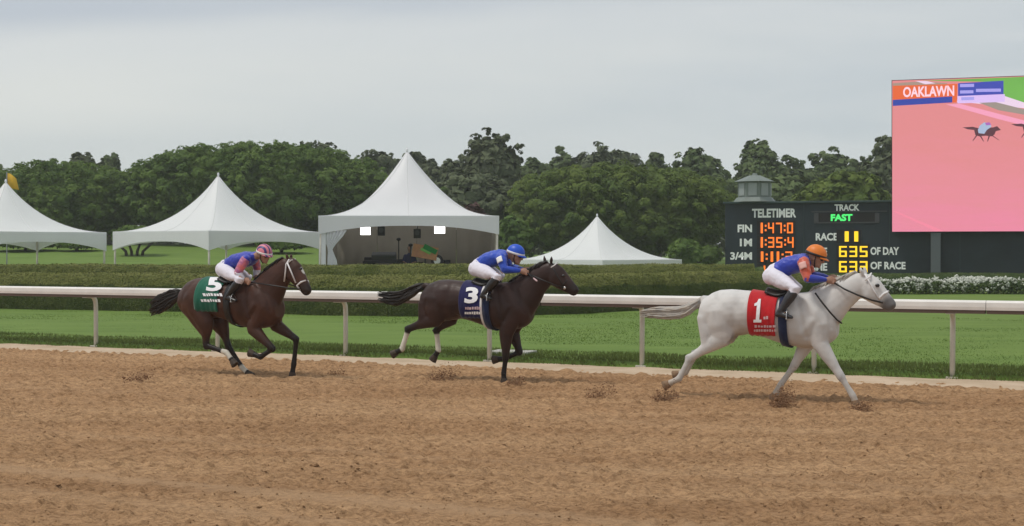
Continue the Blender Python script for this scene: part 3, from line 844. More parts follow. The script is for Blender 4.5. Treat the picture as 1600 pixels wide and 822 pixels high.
# things inside the tall tent
YF = 54.6
def inside(px, py, Y=YF): return at(px, py, Y)
M['lamp_glow'] = emis('lamp_glow', (1.0, 0.98, 0.92), 3.0)
for px, py, w, h, lab in ((571, 361, 17, 13, 'left lit floodlight under the eave of the tallest tent'), (687, 358, 18, 15, 'right lit floodlight under the eave of the tallest tent')):
    p = inside(px, py, 53.2); s = 53.2 / F
    e = empty('floodlight', p); tag(e, lab, 'lamp', 'lit floodlights in the tallest tent')
    MB().box((0, .06, 0), (w * s, .10, h * s)).build('housing', M['dark_grey'], e, bevel=.01)
    MB().box((0, -.0, 0), (w * s * .92, .012, h * s * .92)).build('lens', M['lamp_glow'], e)
    MB().loft([(0, .08, h * s * .5), (0, .1, 3.06 - p.z)], .015, seg=6).build('bracket', M['black'], e)
for px, py, lab in ((596, 361, 'left black loudspeaker hung in the tallest tent'), (652, 365, 'right black loudspeaker hung in the tallest tent')):
    p = inside(px, py, 54.0)
    e = empty('hanging_speaker', p); tag(e, lab, 'speaker', 'black speakers in the tallest tent')
    MB().box((0, 0, 0), (.27, .24, .36)).build('cabinet', M['black'], e, bevel=.02)
    MB().loft([(0, -.121, .03), (0, -.13, .03)], .1, seg=16, rnd=False).build('cone', M['dark_grey'], e)
    MB().loft([(0, 0, .18), (0, 0, 3.08 - p.z)], .018, seg=6).build('bracket', M['black'], e)
stage = MB().box((0, 0, 0), (5.6, 3.4, .9)).build('stage_deck', M['black'])
stage.location = (inside(628, 400).x, 55.6, .55); stage['kind'] = 'thing'
tag(stage, 'low black stage deck inside the tallest tent', 'stage')
p = inside(598, 408, 54.6)
e = empty('keyboard_desk', (p.x, p.y, 1.0)); tag(e, 'long black desk with a row of gear at the left inside the tallest tent', 'desk')
MB().box((0, 0, .42), (1.5, .45, .10)).build('table_top', M['black'], e, bevel=.01)
for sx in (-.65, .65):
    for sy in (-.18, .18): MB().loft([(sx, sy, 0), (sx, sy, .38)], .025, seg=6).build('leg', M['black'], e)
p = inside(600, 398, 54.6)
o = MB().box((0, 0, .0), (.95, .35, .30)).build('mixing_console', M['dark_grey'], None, bevel=.04)
o.location = (p.x, p.y, 1.62); o.rotation_euler = (.35, 0, 0); tag(o, 'dark mixing console on the black desk in the tallest tent', 'console')
def stage_person(px, pyh, label, c_shirt, seedx):
    p = inside(px, pyh, 54.9)
    e = empty('person', (p.x, p.y, 1.0)); tag(e, label, 'person')
    H = p.z - 1.0
    mb = MB()
    mb.loft([(0, 0, .05), (0, 0, .3), (0, 0, H - .42), (0, 0, H - .25), (0, 0, H - .2)], [.15, .16, .19, .17, .06], [.11, .11, .12, .1, .06], lat=(1, 0, 0))
    mb.loft([(0, 0, H - .3), (0, -.01, H - .1)], .05)
    mb.ball((0, -.02, H), (.078, .095, .115)); mb.ball((0, -.115, H - .015), (.016, .02, .022))
    for sx in (-1, 1):
        mb.loft([(sx * .17, 0, H - .27), (sx * .24, -.05, H - .5), (sx * .14, -.26, H - .55)], [.055, .045, .035], lat=(0, 0, 1), seg=8)
        mb.ball((sx * .12, -.3, H - .55), (.04, .05, .025))
        mb.loft([(sx * .09, 0, .1), (sx * .1, -.02, -.02)], [.09, .06], seg=8)
    me = remeshed(mb, .016, 3)
    mesh_obj('body', me, mat('skin_far', (0.30, 0.18, 0.12), .6, .3), e)
    sh = MB().loft([(0, 0, .12), (0, 0, .3), (0, 0, H - .42), (0, 0, H - .25), (0, 0, H - .19)], [.18, .185, .21, .19, .075], [.135, .135, .145, .12, .075], lat=(1, 0, 0))
    for sx in (-1, 1): sh.loft([(sx * .17, 0, H - .27), (sx * .235, -.045, H - .48)], [.072, .062], lat=(0, 0, 1), seg=8)
    mesh_obj('shirt', remeshed(sh, .02, 3), mat('shirt_far', c_shirt, .8, .1), e)
    hb = MB().ball((0, .015, H + .03), (.086, .095, .105)); hb.build('hair', M['black'], e, smooth=True)
stage_person(640, 389, 'person in dark blue at the middle of the tent stage', (0.035, 0.04, 0.09), 1)
for px, top, lab in ((623, 374, 'tall microphone stand left of the person on the stage'), (641.5, 383, 'short microphone stand in front of the person on the stage')):
    p = inside(px, top, 54.3)
    e = empty('microphone_stand', (p.x, p.y, 1.0)); tag(e, lab, 'microphone')
    H = p.z - 1.0
    MB().loft([(0, 0, .02), (0, 0, H)], .02, seg=8).build('pole', M['black'], e)
    MB().ball((0, -.03, H), (.09, .08, .065)).build('microphone', M['black'], e, smooth=True)
    MB().loft([(0, 0, 0), (0, 0, .03)], .14, seg=14, rnd=False).build('base', M['black'], e)
# tilted panel with orange and green patches
p = inside(664, 394, 54.4)
e = empty('patterned_panel', (p.x, p.y, 1.0)); tag(e, 'tilted panel with orange and bright green patches on the tent stage', 'panel')
zc = p.z - 1.0
Mx = Matrix.Rotation(.18, 3, 'Y') @ Matrix.Rotation(-.3, 3, 'X')
MB().box((0, 0, zc), (.98, .05, .52), Mx).build('panel_board', mat('orange_print', (0.55, 0.30, 0.13), .6, .2, col2=(0.42, 0.2, 0.12), vscale=5), e)
for (cx, cz, w, h, c) in ((.18, .14, .56, .2, (0.02, 0.22, 0.05)), (.02, .03, .42, .1, (0.20, 0.50, 0.12))):
    MB().box(Vector((0, 0, zc)) + Mx @ Vector((cx, -.035, cz)), (w, .02, h), Mx @ Matrix.Rotation(.3, 3, 'Y')).build('green_patch', mat('green_print', c, .6, .2), e)
MB().loft([(0, .1, 0), (0, .1, zc)], .03, seg=6).build('easel_leg', M['black'], e)
o = empty('drum', (inside(683, 405, 54.4).x, 54.4, 1.0)); tag(o, 'dark drum with a pale head at the right of the tent stage', 'drum')
MB().loft([(0, .3, .42), (0, -.05, .47)], .24, seg=20, rnd=False).build('drum_shell', M['black'], o)
MB().loft([(0, -.055, .47), (0, -.065, .47)], .13, seg=20, rnd=False).build('drum_head', M['letter'], o)
for sx in (-.15, .15): MB().loft([(sx, .1, 0), (sx * .6, .1, .3)], .02, seg=6).build('leg', M['black'], o)
for px, py, w, h_, lab in ((578, 402, .42, .5, 'leftmost black amplifier on the tent stage'), (622, 404, .36, .42, 'black amplifier below the tall microphone stand'), (652, 406, .5, .32, 'low black case under the patterned panel'), (697, 404, .34, .4, 'rightmost black amplifier on the tent stage')):
    p = inside(px, py, 55.3)
    e = empty('amplifier', (p.x, p.y, 1.0)); tag(e, lab, 'amplifier', 'black gear on the tent stage')
    MB().box((0, 0, h_ / 2 + .1), (w, .3, h_)).build('cabinet', M['black'], e, bevel=.02)
    MB().box((0, -.155, h_ / 2 + .08), (w * .8, .012, h_ * .6)).build('grille', M['dark_grey'], e)
    MB().box((0, 0, .05), (w * .9, .26, .1)).build('foot', M['black'], e)
# low white building far behind
e = empty('white_building', (at(764, 330, 118).x, 118, tz(-2, 118))); tag(e, 'low white building glimpsed between the trees right of the tallest tent', 'building')
MB().box((0, 0, 2.6), (3.4, 3, 5.2)).build('wall', M['white_vinyl'], e)
MB().add([(-1.9, -1.7, 5.203), (1.9, -1.7, 5.203), (1.9, 1.7, 5.203), (-1.9, 1.7, 5.203), (-1.9, 0, 6.0), (1.9, 0, 6.0)], [(0, 1, 5, 4), (2, 3, 4, 5), (1, 2, 5), (3, 0, 4), (0, 3, 2, 1)]).build('roof', M['grey'], e)
# ================================================================ SCOREBOARD AND SCREEN
BA = math.radians(17.5)
BD = Vector((math.cos(BA), -math.sin(BA), 0)); BN = Vector((-math.sin(BA), -math.cos(BA), 0))    # along the face / out of it
B0 = at(1133, 400, 71.5); B0.z = 0
board = empty('scoreboard', (B0.x, B0.y, 0), -BA)
tag(board, 'dark scoreboard with white lettering and glowing orange and yellow figures', 'scoreboard')
def bpt(px, py, off=0.0):
    """image point -> (along, up) on a plane 'off' in front of the board's face"""
    r = ray(px, py); o = Vector((0, 0, HC))
    t = ((B0 + BN * off) - o).dot(BN) / r.dot(BN)
    p = o + r * t - B0
    return p.dot(BD), p.z
W_ = bpt(1860, 400)[0]
top = bpt(1200, 317)[1]
MB().box((W_ / 2, .45, top / 2 + .2), (W_, .9, top - .4)).build('cabinet', M['board'], board, bevel=.02)
MB().box((W_ / 2, .40, top + .02), (W_ + .16, 1.1, .10)).build('coping', M['board_trim'], board, bevel=.02)
for k in range(6):
    x = W_ * (k + .5) / 6
    MB().box((x, .45, .2), (.3, .5, .42)).build('foot', M['board_trim'], board)
# thin panel joints on the face
for px in (1256, 1390, 1500):
    x, _ = bpt(px, 380)
    MB().box((x, -.008, top / 2 + .2), (.02, .018, top - .5)).build('panel_joint', M['board_trim'], board)
_txt = {}
def text_mesh(s, bold=.03):
    c = bpy.data.curves.new('t', 'FONT'); c.body = s; c.offset = bold; c.extrude = .0; c.resolution_u = 3
    o = bpy.data.objects.new('t', c); COL.objects.link(o)
    dg = bpy.context.evaluated_depsgraph_get()
    me = bpy.data.meshes.new_from_object(o.evaluated_get(dg))
    bpy.data.objects.remove(o); bpy.data.curves.remove(c)
    return me
def seg_mesh(s):
    """seven-segment figures, 0.6 x 1 each"""
    SG = {'0': 'abcdef', '1': 'bc', '2': 'abged', '3': 'abgcd', '4': 'fgbc', '5': 'afgcd', '6': 'afgedc', '7': 'abc', '8': 'abcdefg', '9': 'abcdfg'}
    w, t = .60, .145
    Rr = {'a': (0, 1 - t, w, 1), 'd': (0, 0, w, t), 'g': (.02, .5 - t / 2, w - .02, .5 + t / 2), 'f': (0, .48, t, .98), 'b': (w - t, .48, w, .98), 'e': (0, .02, t, .52), 'c': (w - t, .02, w, .52)}
    v = []; f = []; x = 0; k = 0
    def q(a, b, c, d):
        nonlocal k
        n_ = len(v); z = .0006 * (k % 7); k += 1
        v.extend([(a, b, z), (c, b, z), (c, d, z), (a, d, z)]); f.append((n_, n_ + 1, n_ + 2, n_ + 3))
    for ch in s:
        if ch == ':':
            q(x, .2, x + .17, .38); q(x, .62, x + .17, .8); x += .32
        elif ch == ' ': x += .45
        elif ch == '1':
            q(x + .1, 0, x + .32, 1); x += .52
        else:
            for g_ in SG[ch]: a, b, c, d = Rr[g_]; q(x + a, b, x + c, d)
            x += .8
    me = bpy.data.meshes.new('seg'); me.from_pydata(v, [], f); me.update()
    return me
def on_board(name, me, box, m, parent, off=.012, split=False):
    x0, y0, x1, y1 = box
    a0, z1 = bpt(x0, y0, off); a1, _ = bpt(x1, y0, off); _, z0 = bpt((x0 + x1) / 2, y1, off); _, z1 = bpt((x0 + x1) / 2, y0, off)
    co = np.empty(len(me.vertices) * 3); me.vertices.foreach_get('co', co); co = co.reshape(-1, 3)
    mn, mx = co.min(0), co.max(0)
    out = np.empty_like(co)
    out[:, 0] = a0 + (co[:, 0] - mn[0]) / (mx[0] - mn[0]) * (a1 - a0)
    out[:, 2] = z0 + (co[:, 1] - mn[1]) / (mx[1] - mn[1]) * (z1 - z0)
    out[:, 1] = -off - co[:, 2] * 1.0
    me.vertices.foreach_set('co', out.ravel()); me.update()
    me.materials.clear()
    o = mesh_obj(name, me, m, parent)
    return o
def figures(name, s_, box, m):
    """each figure or colon of a number is a part of its own"""
    full = seg_mesh(s_); xs = [v.co.x for v in full.vertices]; W = max(xs); bpy.data.meshes.remove(full)
    x0, y0, x1, y1 = box
    adv = 0.0
    for ch in s_:
        me = seg_mesh(ch); l = min(v.co.x for v in me.vertices); r = max(v.co.x for v in me.vertices)
        a = x0 + (x1 - x0) * (adv + l) / W; b = x0 + (x1 - x0) * (adv + r) / W
        h = (y1 - y0)
        on_board(name if ch != ':' else 'colon', me, (a, y0 + (h * .2 if ch == ':' else 0), b, y1 - (h * .2 if ch == ':' else 0)), m, board, .03)
        adv += {':': .32, '1': .52}.get(ch, .8)
BT = [('TELETIMER', (1175, 326, 1244, 340)), ('FIN', (1152.5, 351, 1175, 363)), ('1M', (1156, 373, 1175, 385)), ('3/4M', (1141, 394, 1175, 406)),
      ('TRACK', (1304, 319, 1343, 329.5)), ('RACE', (1274.5, 364, 1309, 376)), ('TIME', (1263, 387, 1292.5, 399)), ('TIME', (1263, 411, 1292.5, 423)),
      ('OF DAY', (1360, 386, 1405, 398.5)), ('OF RACE', (1360, 409, 1415, 421))]
for s_, bx in BT: on_board('lettering', text_mesh(s_, .038), bx, M['letter'], board)
for s_, bx in (('1:47:0', (1187, 348, 1239, 364.5)), ('1:35:4', (1187, 370.5, 1240, 387)), ('1:11:2', (1187, 393, 1238, 409)), (':46:1', (1187, 415, 1236, 430))):
    figures('timer_figure', s_, bx, M['led_orange'])
for s_, bx in (('11', (1317, 361.5, 1341, 377.5)), ('635', (1311, 384.5, 1355.5, 401.5)), ('633', (1311, 408, 1355.5, 425.5))):
    figures('clock_figure', s_, bx, M['led_yellow'])
def board_box(name, box, depth, m, off=0.0):
    x0, y0, x1, y1 = box
    a0, _ = bpt(x0, (y0 + y1) / 2); a1, _ = bpt(x1, (y0 + y1) / 2); _, z0 = bpt((x0 + x1) / 2, y1); _, z1 = bpt((x0 + x1) / 2, y0)
    return MB().box(((a0 + a1) / 2, -off - depth / 2 + .001, (z0 + z1) / 2), (a1 - a0, depth, z1 - z0)).build(name, m, board)
M['led_back'] = mat('led_back', (0.012, 0.010, 0.011), .4, .3)
for bx in ((1183, 345, 1243, 367), (1183, 368, 1243, 389.5), (1183, 390.5, 1243, 411.5), (1183, 412.5, 1243, 433), (1307, 359, 1346, 380), (1307, 381.5, 1359, 404), (1307, 405.5, 1359, 428)):
    board_box('figure_panel', bx, .018, M['led_back'])
board_box('track_window', (1279, 332.5, 1368, 347.5), .02, M['led_back'])
for bx in ((1268, 329.6, 1386, 331.2), (1272, 346.8, 1374, 348.8), (1272, 333, 1279, 346.6), (1367, 333, 1374, 346.6)):
    board_box('window_frame', bx, .05, M['dark_grey'])
on_board('track_word', text_mesh('FAST', .05), (1298, 334.5, 1332, 345.5), M['led_green'], board, .035)
# cupola on the roof of the board
cx_, cz_ = bpt(1177, 316)
cup = empty('cupola', (0, 0, 0)); cup.parent = board; cup.location = (cx_, .55, top + .07)
k_ = 71.0 / F
def octa(r0, r1, z0, z1, n=8):
    mb = MB()
    v = [(r0 * math.cos(math.pi / n + i * 2 * math.pi / n), r0 * math.sin(math.pi / n + i * 2 * math.pi / n), z0) for i in range(n)] + [(r1 * math.cos(math.pi / n + i * 2 * math.pi / n), r1 * math.sin(math.pi / n + i * 2 * math.pi / n), z1) for i in range(n)]
    mb.add(v, [(i, (i + 1) % n, n + (i + 1) % n, n + i) for i in range(n)] + [tuple(range(n))[::-1], tuple(range(n, 2 * n))])
    return mb
octa(1.12, .92, 0, .22).build('cupola_base', M['green_grey'], cup)
octa(.86, .86, .22, 1.02).build('cupola_drum', M['green_grey'], cup)
M['louvre'] = mat('louvre', (0.30, 0.33, 0.33), .5, .3)
for i in range(8):
    a = i * math.pi / 4
    Mz = Matrix.Rotation(a, 3, 'Z')
    MB().box(Mz @ Vector((.80, 0, .62)), (.05, .42, .62), Mz).build('louvre_panel', M['louvre'], cup)
octa(1.08, .30, 1.02, 1.34).build('cupola_roof', M['green_grey'], cup)
octa(.16, .10, 1.34, 1.46).build('finial', M['green_grey'], cup)
# --- video screen standing just in front of the board
scr = empty('video_screen', (B0.x + BN.x * .6, B0.y + BN.y * .6, 0), -BA)
tag(scr, 'large video screen showing a pink-tinted race picture above the scoreboard', 'screen')
def spt(px, py): return bpt(px, py, .6)
sa, sz1 = spt(1394, 126); sb, _ = spt(1820, 200); _, sz0 = spt(1394, 362)
sa -= 0
MB().box(((sa + sb) / 2, .25, (sz0 + sz1) / 2), (sb - sa + .06, .36, sz1 - sz0 + .06)).build('screen_cabinet', M['black'], scr)
def poly(name, pts, m, lay, parent=scr, clip=True):
    """flat shape in the picture shown on the screen"""
    v = []
    for (px, py) in pts:
        a, z = spt(px, py)
        if clip: a = min(max(a, sa), sb); z = min(max(z, sz0), sz1)
        v.append((a, .06 - .004 * lay, z))
    return MB().add(v, [tuple(range(len(v)))]).build(name, m, parent)
def screen_gradient():
    m = E_('s_pink', (0.8, 0.2, 0.2), .74)
    nt = m.node_tree; b = nt.nodes['Principled BSDF']
    tc = nt.nodes.new('ShaderNodeTexCoord'); sp = nt.nodes.new('ShaderNodeSeparateXYZ'); nt.links.new(tc.outputs['Object'], sp.inputs[0])
    mp = nt.nodes.new('ShaderNodeMapping'); mp.inputs['Rotation'].default_value = (0, .35, 0); mp.inputs['Scale'].default_value = (.35, 1, 2.6); nt.links.new(tc.outputs['Object'], mp.inputs[0])
    n = nt.nodes.new('ShaderNodeTexNoise'); n.inputs['Scale'].default_value = .9; n.inputs['Detail'].default_value = 7; n.inputs['Roughness'].default_value = .62; nt.links.new(mp.outputs[0], n.inputs['Vector'])
    mr = nt.nodes.new('ShaderNodeMapRange'); mr.inputs['From Min'].default_value = sz0; mr.inputs['From Max'].default_value = sz1; nt.links.new(sp.outputs['Z'], mr.inputs[0])
    ad = nt.nodes.new('ShaderNodeMath'); ad.operation = 'MULTIPLY_ADD'; ad.inputs[1].default_value = .7; nt.links.new(n.outputs['Fac'], ad.inputs[0]); nt.links.new(mr.outputs[0], ad.inputs[2])
    r = nt.nodes.new('ShaderNodeValToRGB'); e = r.color_ramp.elements
    e[0].position = .25; e[0].color = (0.84, 0.25, 0.38, 1); e[1].position = 1.0; e[1].color = (0.75, 0.255, 0.265, 1)
    q = e.new(.62); q.color = (0.78, 0.26, 0.31, 1)
    nt.links.new(ad.outputs[0], r.inputs[0]); nt.links.new(r.outputs[0], b.inputs['Emission Color'])
    return m
def E_(n_, c, s=.78, **k):
    m = mat(n_, c, .4, .15, emit=s * 1.08, **k)
    b = m.node_tree.nodes['Principled BSDF']
    for l in list(b.inputs['Base Color'].links): m.node_tree.links.remove(l)
    b.inputs['Base Color'].default_value = (0.012, 0.012, 0.012, 1)
    return m
M['s_pink'] = screen_gradient()
a0, a1 = sa, sb
MB().add([(sa, .06, sz0), (sb, .06, sz0), (sb, .06, sz1), (sa, .06, sz1)], [(0, 1, 2, 3)]).build('picture', M['s_pink'], scr)
mg = E_('s_green', (0.16, 0.42, 0.08), .75, var=.1, vscale=.4)
poly('picture_grass', [(1440, 126), (1830, 100), (1830, 210), (1600, 168), (1568, 155), (1560, 128)], mg, 1)
ml = E_('s_white', (0.88, 0.68, 0.85), .72)
poly('picture_rail', [(1490, 158), (1570, 150), (1600, 160), (1830, 228), (1830, 236), (1600, 169)], ml, 2)
poly('picture_rail_shade', [(1530, 160.5), (1556, 159.5), (1600, 170.5), (1830, 238), (1830, 252), (1600, 179), (1560, 172)], E_('s_shade', (0.36, 0.30, 0.26), .7), 3)
poly('picture_track_line', [(1478, 163), (1500, 162), (1600, 188), (1830, 250), (1830, 262), (1600, 196), (1560, 186)], E_('s_paleline', (0.92, 0.36, 0.52), .74), 3)
poly('picture_track_line', [(1395, 330), (1400, 330), (1475, 361), (1462, 361)], E_('s_paleline2', (0.90, 0.26, 0.36), .74), 2)
poly('picture_back', [(1395, 130), (1440, 127), (1480, 130), (1480, 134), (1395, 136)], E_('s_grey', (0.42, 0.30, 0.24), .7), 4)
poly('picture_back_white', [(1430, 126.5), (1448, 126.5), (1462, 130), (1446, 131.5)], ml, 5)
poly('picture_banner', [(1395, 134), (1496, 131), (1495, 160), (1395, 165)], E_('s_orange', (0.82, 0.14, 0.04), .72), 5)
poly('picture_banner_blue', [(1395, 156), (1488, 150.5), (1488, 160), (1395, 165.5)], E_('s_blue', (0.035, 0.06, 0.36), .75), 6)
poly('picture_banner', [(1497, 130), (1568, 126), (1568, 147), (1497, 150)], E_('s_blue2', (0.05, 0.07, 0.42), .75), 6)
poly('picture_banner_white', [(1496, 150), (1570, 147), (1570, 159), (1496, 161.5)], E_('s_lilac', (0.72, 0.52, 0.90), .75), 6)
for (xa, xb, y) in ((1500, 1522, 133.5), (1500, 1521, 143.5), (1525, 1564, 141), (1502, 1522, 154)):
    poly('picture_banner_line', [(xa, y - 2.2), (xb, y - 2.7), (xb, y + 2.2), (xa, y + 2.7)], E_('s_lilac2', (0.42, 0.38, 0.88), .7), 7)
me = text_mesh('OAKLAWN', .03)
o = on_board('picture_word', me, (1411, 134.5, 1491, 151), E_('s_word', (0.95, 0.62, 0.72), .8), scr, .60)
mo = np.empty(len(me.vertices) * 3); me.vertices.foreach_get('co', mo); mo = mo.reshape(-1, 3); mo[:, 1] = .06 - .004 * 8; me.vertices.foreach_set('co', mo.ravel())
def tiny_horse(dx, dy):
    dk = E_('s_dark', (0.14, 0.05, 0.07), .6)
    poly('picture_horse', [(1504 + dx, 199 + dy), (1520 + dx, 198 + dy), (1528 + dx, 200 + dy), (1552 + dx, 199 + dy), (1558 + dx, 197 + dy), (1564 + dx, 203 + dy), (1556 + dx, 205 + dy), (1554 + dx, 210 + dy), (1550 + dx, 213 + dy), (1540 + dx, 212 + dy), (1530 + dx, 213 + dy), (1524 + dx, 211 + dy), (1522 + dx, 203 + dy), (1512 + dx, 202 + dy)], dk, 4)
    for (xa, ya, xb, yb2) in ((1527, 210, 1520, 220), (1531, 211, 1537, 221), (1549, 211, 1561, 219), (1546, 211, 1543, 221)):
        poly('picture_leg', [(xa + dx - 1.2, ya + dy), (xa + dx + 1.6, ya + dy), (xb + dx + .6, yb2 + dy), (xb + dx - .6, yb2 + dy)], dk, 3)
    poly('picture_rider', [(1528 + dx, 203 + dy), (1531 + dx, 196 + dy), (1538 + dx, 191 + dy), (1548 + dx, 193 + dy), (1549 + dx, 198 + dy), (1542 + dx, 203 + dy), (1538 + dx, 209 + dy), (1529 + dx, 208 + dy)], E_('s_rider', (0.42, 0.52, 0.70), .7), 5)
    poly('picture_cap', [(1539 + dx, 192 + dy), (1546 + dx, 191 + dy), (1549 + dx, 195 + dy), (1541 + dx, 196 + dy)], E_('s_cap', (0.42, 0.14, 0.50), .7), 6)
tiny_horse(0, 0); tiny_horse(76, -5)
for px in (1462, 1720):
    a, _ = spt(px, 390)
    MB().box((a, .32, sz0 / 2 - .05), (.46, .4, sz0)).build('support_pillar', mat('pillar', (0.10, 0.115, 0.125), .6, .3), scr, bevel=.02)
# ================================================================ HORSES AND JOCKEYS
TORSO = [  # fraction rump->chest, top and bottom below the withers (m), half width (m)
    (0.000, -.20, -.44, .13), (0.015, -.13, -.50, .18), (0.075, -.035, -.60, .235), (0.15, .012, -.62, .265), (0.23, .022, -.60, .275), (0.365, .008, -.555, .27), (0.486, -.022, -.60, .285),
    (0.589, -.034, -.66, .29), (0.69, -.018, -.70, .275), (0.80, .0, -.71, .245), (0.88, -.03, -.69, .225), (0.94, -.12, -.655, .20), (0.98, -.22, -.60, .17), (1.0, -.30, -.55, .12)]
class Horse:
    def __init__(s, hoof_px, hoof_v, mid_px, extra=0.0):
        a = YAW + extra
        s.a = a
        s.d = Vector((math.cos(a), -math.sin(a), 0)); s.l = Vector((math.sin(a), math.cos(a), 0))
        p = gnd(*hoof_px)
        o = p - s.l * hoof_v                                  # on the horse's middle plane
        s.o = Vector((o.x, o.y, 0))
        q = s.px(mid_px, 500, 0)
        s.o = s.o + s.d * q.x
    def px(s, px, py, v=0.0):
        """image point -> local point on the plane y = v of this horse"""
        r = ray(px, py)
        t = (v + s.o.dot(s.l)) / (r.x * s.l.x + r.y * s.l.y)
        P = Vector((0, 0, HC)) + r * t - s.o
        return Vector((P.dot(s.d), v, P.z))
    def torso(s, rump_px, chest_px, withers_px, pitch=0.0, wsc=1.0, dsc=1.0):
        s.xr = s.px(rump_px, 470, -.1).x; s.xc = s.px(chest_px, 500, .0).x
        s.L = s.xc - s.xr
        s.zw = s.px(*withers_px, 0).z
        s.pitch = pitch; s.wsc = wsc; s.dsc = dsc
        T = np.array(TORSO)
        s.T = T
    def ring(s, f):
        T = s.T
        top, bot, w = (np.interp(f, T[:, 0], T[:, k]) for k in (1, 2, 3))
        top = s.zw + top * s.dsc + s.pitch * (f - .8); bot = s.zw + bot * s.dsc + s.pitch * (f - .8)
        return s.xr + f * s.L, (top + bot) / 2, (top - bot) / 2, w * s.wsc
    def surf(s, f, th, off=0.0):
        """th 0 = top, + = near (camera) side"""
        x, zc, h, w = s.ring(f)
        return Vector((x, -(w + off) * math.copysign(abs(math.sin(th)) ** .9, math.sin(th)), zc + (h + off) * math.cos(th)))
    def side_y(s, x, z, off):
        f = min(max((x - s.xr) / s.L, .02), .98)
        _, zc, h, w = s.ring(f)
        q = min(.999, abs((z - zc) / (h + off)))
        return -(w + off) * (1 - q * q) ** .45
def add_torso(mb, h):
    seg = 24
    fs = [0, .015, .045, .09, .15, .23, .3, .365, .43, .486, .54, .589, .64, .69, .745, .80, .84, .88, .91, .94, .965, .985, 1.0]
    v = []; f = []
    for q in fs:
        for k in range(seg):
            v.append(h.surf(q, 2 * math.pi * k / seg))
    n = len(fs)
    for i in range(n - 1):
        for k in range(seg):
            k2 = (k + 1) % seg
            f.append((i * seg + k, i * seg + k2, (i + 1) * seg + k2, (i + 1) * seg + k))
    f.append(tuple(range(seg))[::-1]); f.append(tuple((n - 1) * seg + k for k in range(seg)))
    mb.add(v, f)
def lerp(a, b, t): return Vector(a).lerp(Vector(b), t)
CREASE = [  # (polyline of (fraction, height below withers), width m, depth m): + swells, - hollows
    ([(.74, -.10), (.76, -.26), (.785, -.42), (.80, -.56)], .030, -.016),          # behind the shoulder
    ([(.80, -.08), (.86, -.22), (.92, -.38)], .055, .012),                          # shoulder blade
    ([(.845, -.36), (.80, -.46), (.77, -.52)], .050, .016),                         # triceps
    ([(.90, -.12), (.955, -.30), (.975, -.44)], .022, -.010),                       # neck meets shoulder
    ([(.315, -.10), (.30, -.26), (.275, -.44)], .060, -.010),                       # flank hollow
    ([(.36, -.44), (.42, -.50), (.50, -.56)], .030, .007),                          # flank fold
    ([(.19, -.06), (.12, -.22), (.07, -.42)], .040, -.005),                         # hamstring line
    ([(.22, -.12), (.20, -.30), (.17, -.44)], .085, .008),                          # thigh
    ([(.275, -.06), (.29, -.09)], .055, .009),                                      # point of hip
    ([(.45, -.20), (.47, -.46)], .010, -.0028), ([(.50, -.20), (.515, -.50)], .010, -.0028), ([(.55, -.20), (.565, -.52)], .010, -.003), ([(.60, -.20), (.61, -.54)], .010, -.003), ([(.65, -.2), (.66, -.54)], .010, -.003)]
def sculpt(h, me):
    """muscle lines pressed into the skin of the barrel, shoulder and quarters"""
    n = len(me.vertices)
    co = np.empty(n * 3); me.vertices.foreach_get('co', co); co = co.reshape(-1, 3)
    no = np.empty(n * 3); me.vertices.foreach_get('normal', no); no = no.reshape(-1, 3)
    disp = np.zeros(n)
    for pl, w, d in CREASE:
        best = np.full(n, 9.0)
        for (f0, z0), (f1, z1) in zip(pl[:-1], pl[1:]):
            a = np.array([h.xr + f0 * h.L, h.zw + z0 * h.dsc + h.pitch * (f0 - .8)]); b = np.array([h.xr + f1 * h.L, h.zw + z1 * h.dsc + h.pitch * (f1 - .8)])
            q = co[:, [0, 2]]; ab = b - a; t = np.clip(((q - a) @ ab) / (ab @ ab), 0, 1)
            best = np.minimum(best, np.linalg.norm(q - (a + t[:, None] * ab), axis=1))
        disp += 1.05 * d * np.exp(-(best / w) ** 2) * np.clip((np.abs(no[:, 1]) - .25) / .4, 0, 1)
    disp += .004 * (vnoise(co[:, 0] * 9, co[:, 2] * 9, 41) - .5)
    co = co + no * disp[:, None]
    me.vertices.foreach_set('co', co.ravel()); me.update()
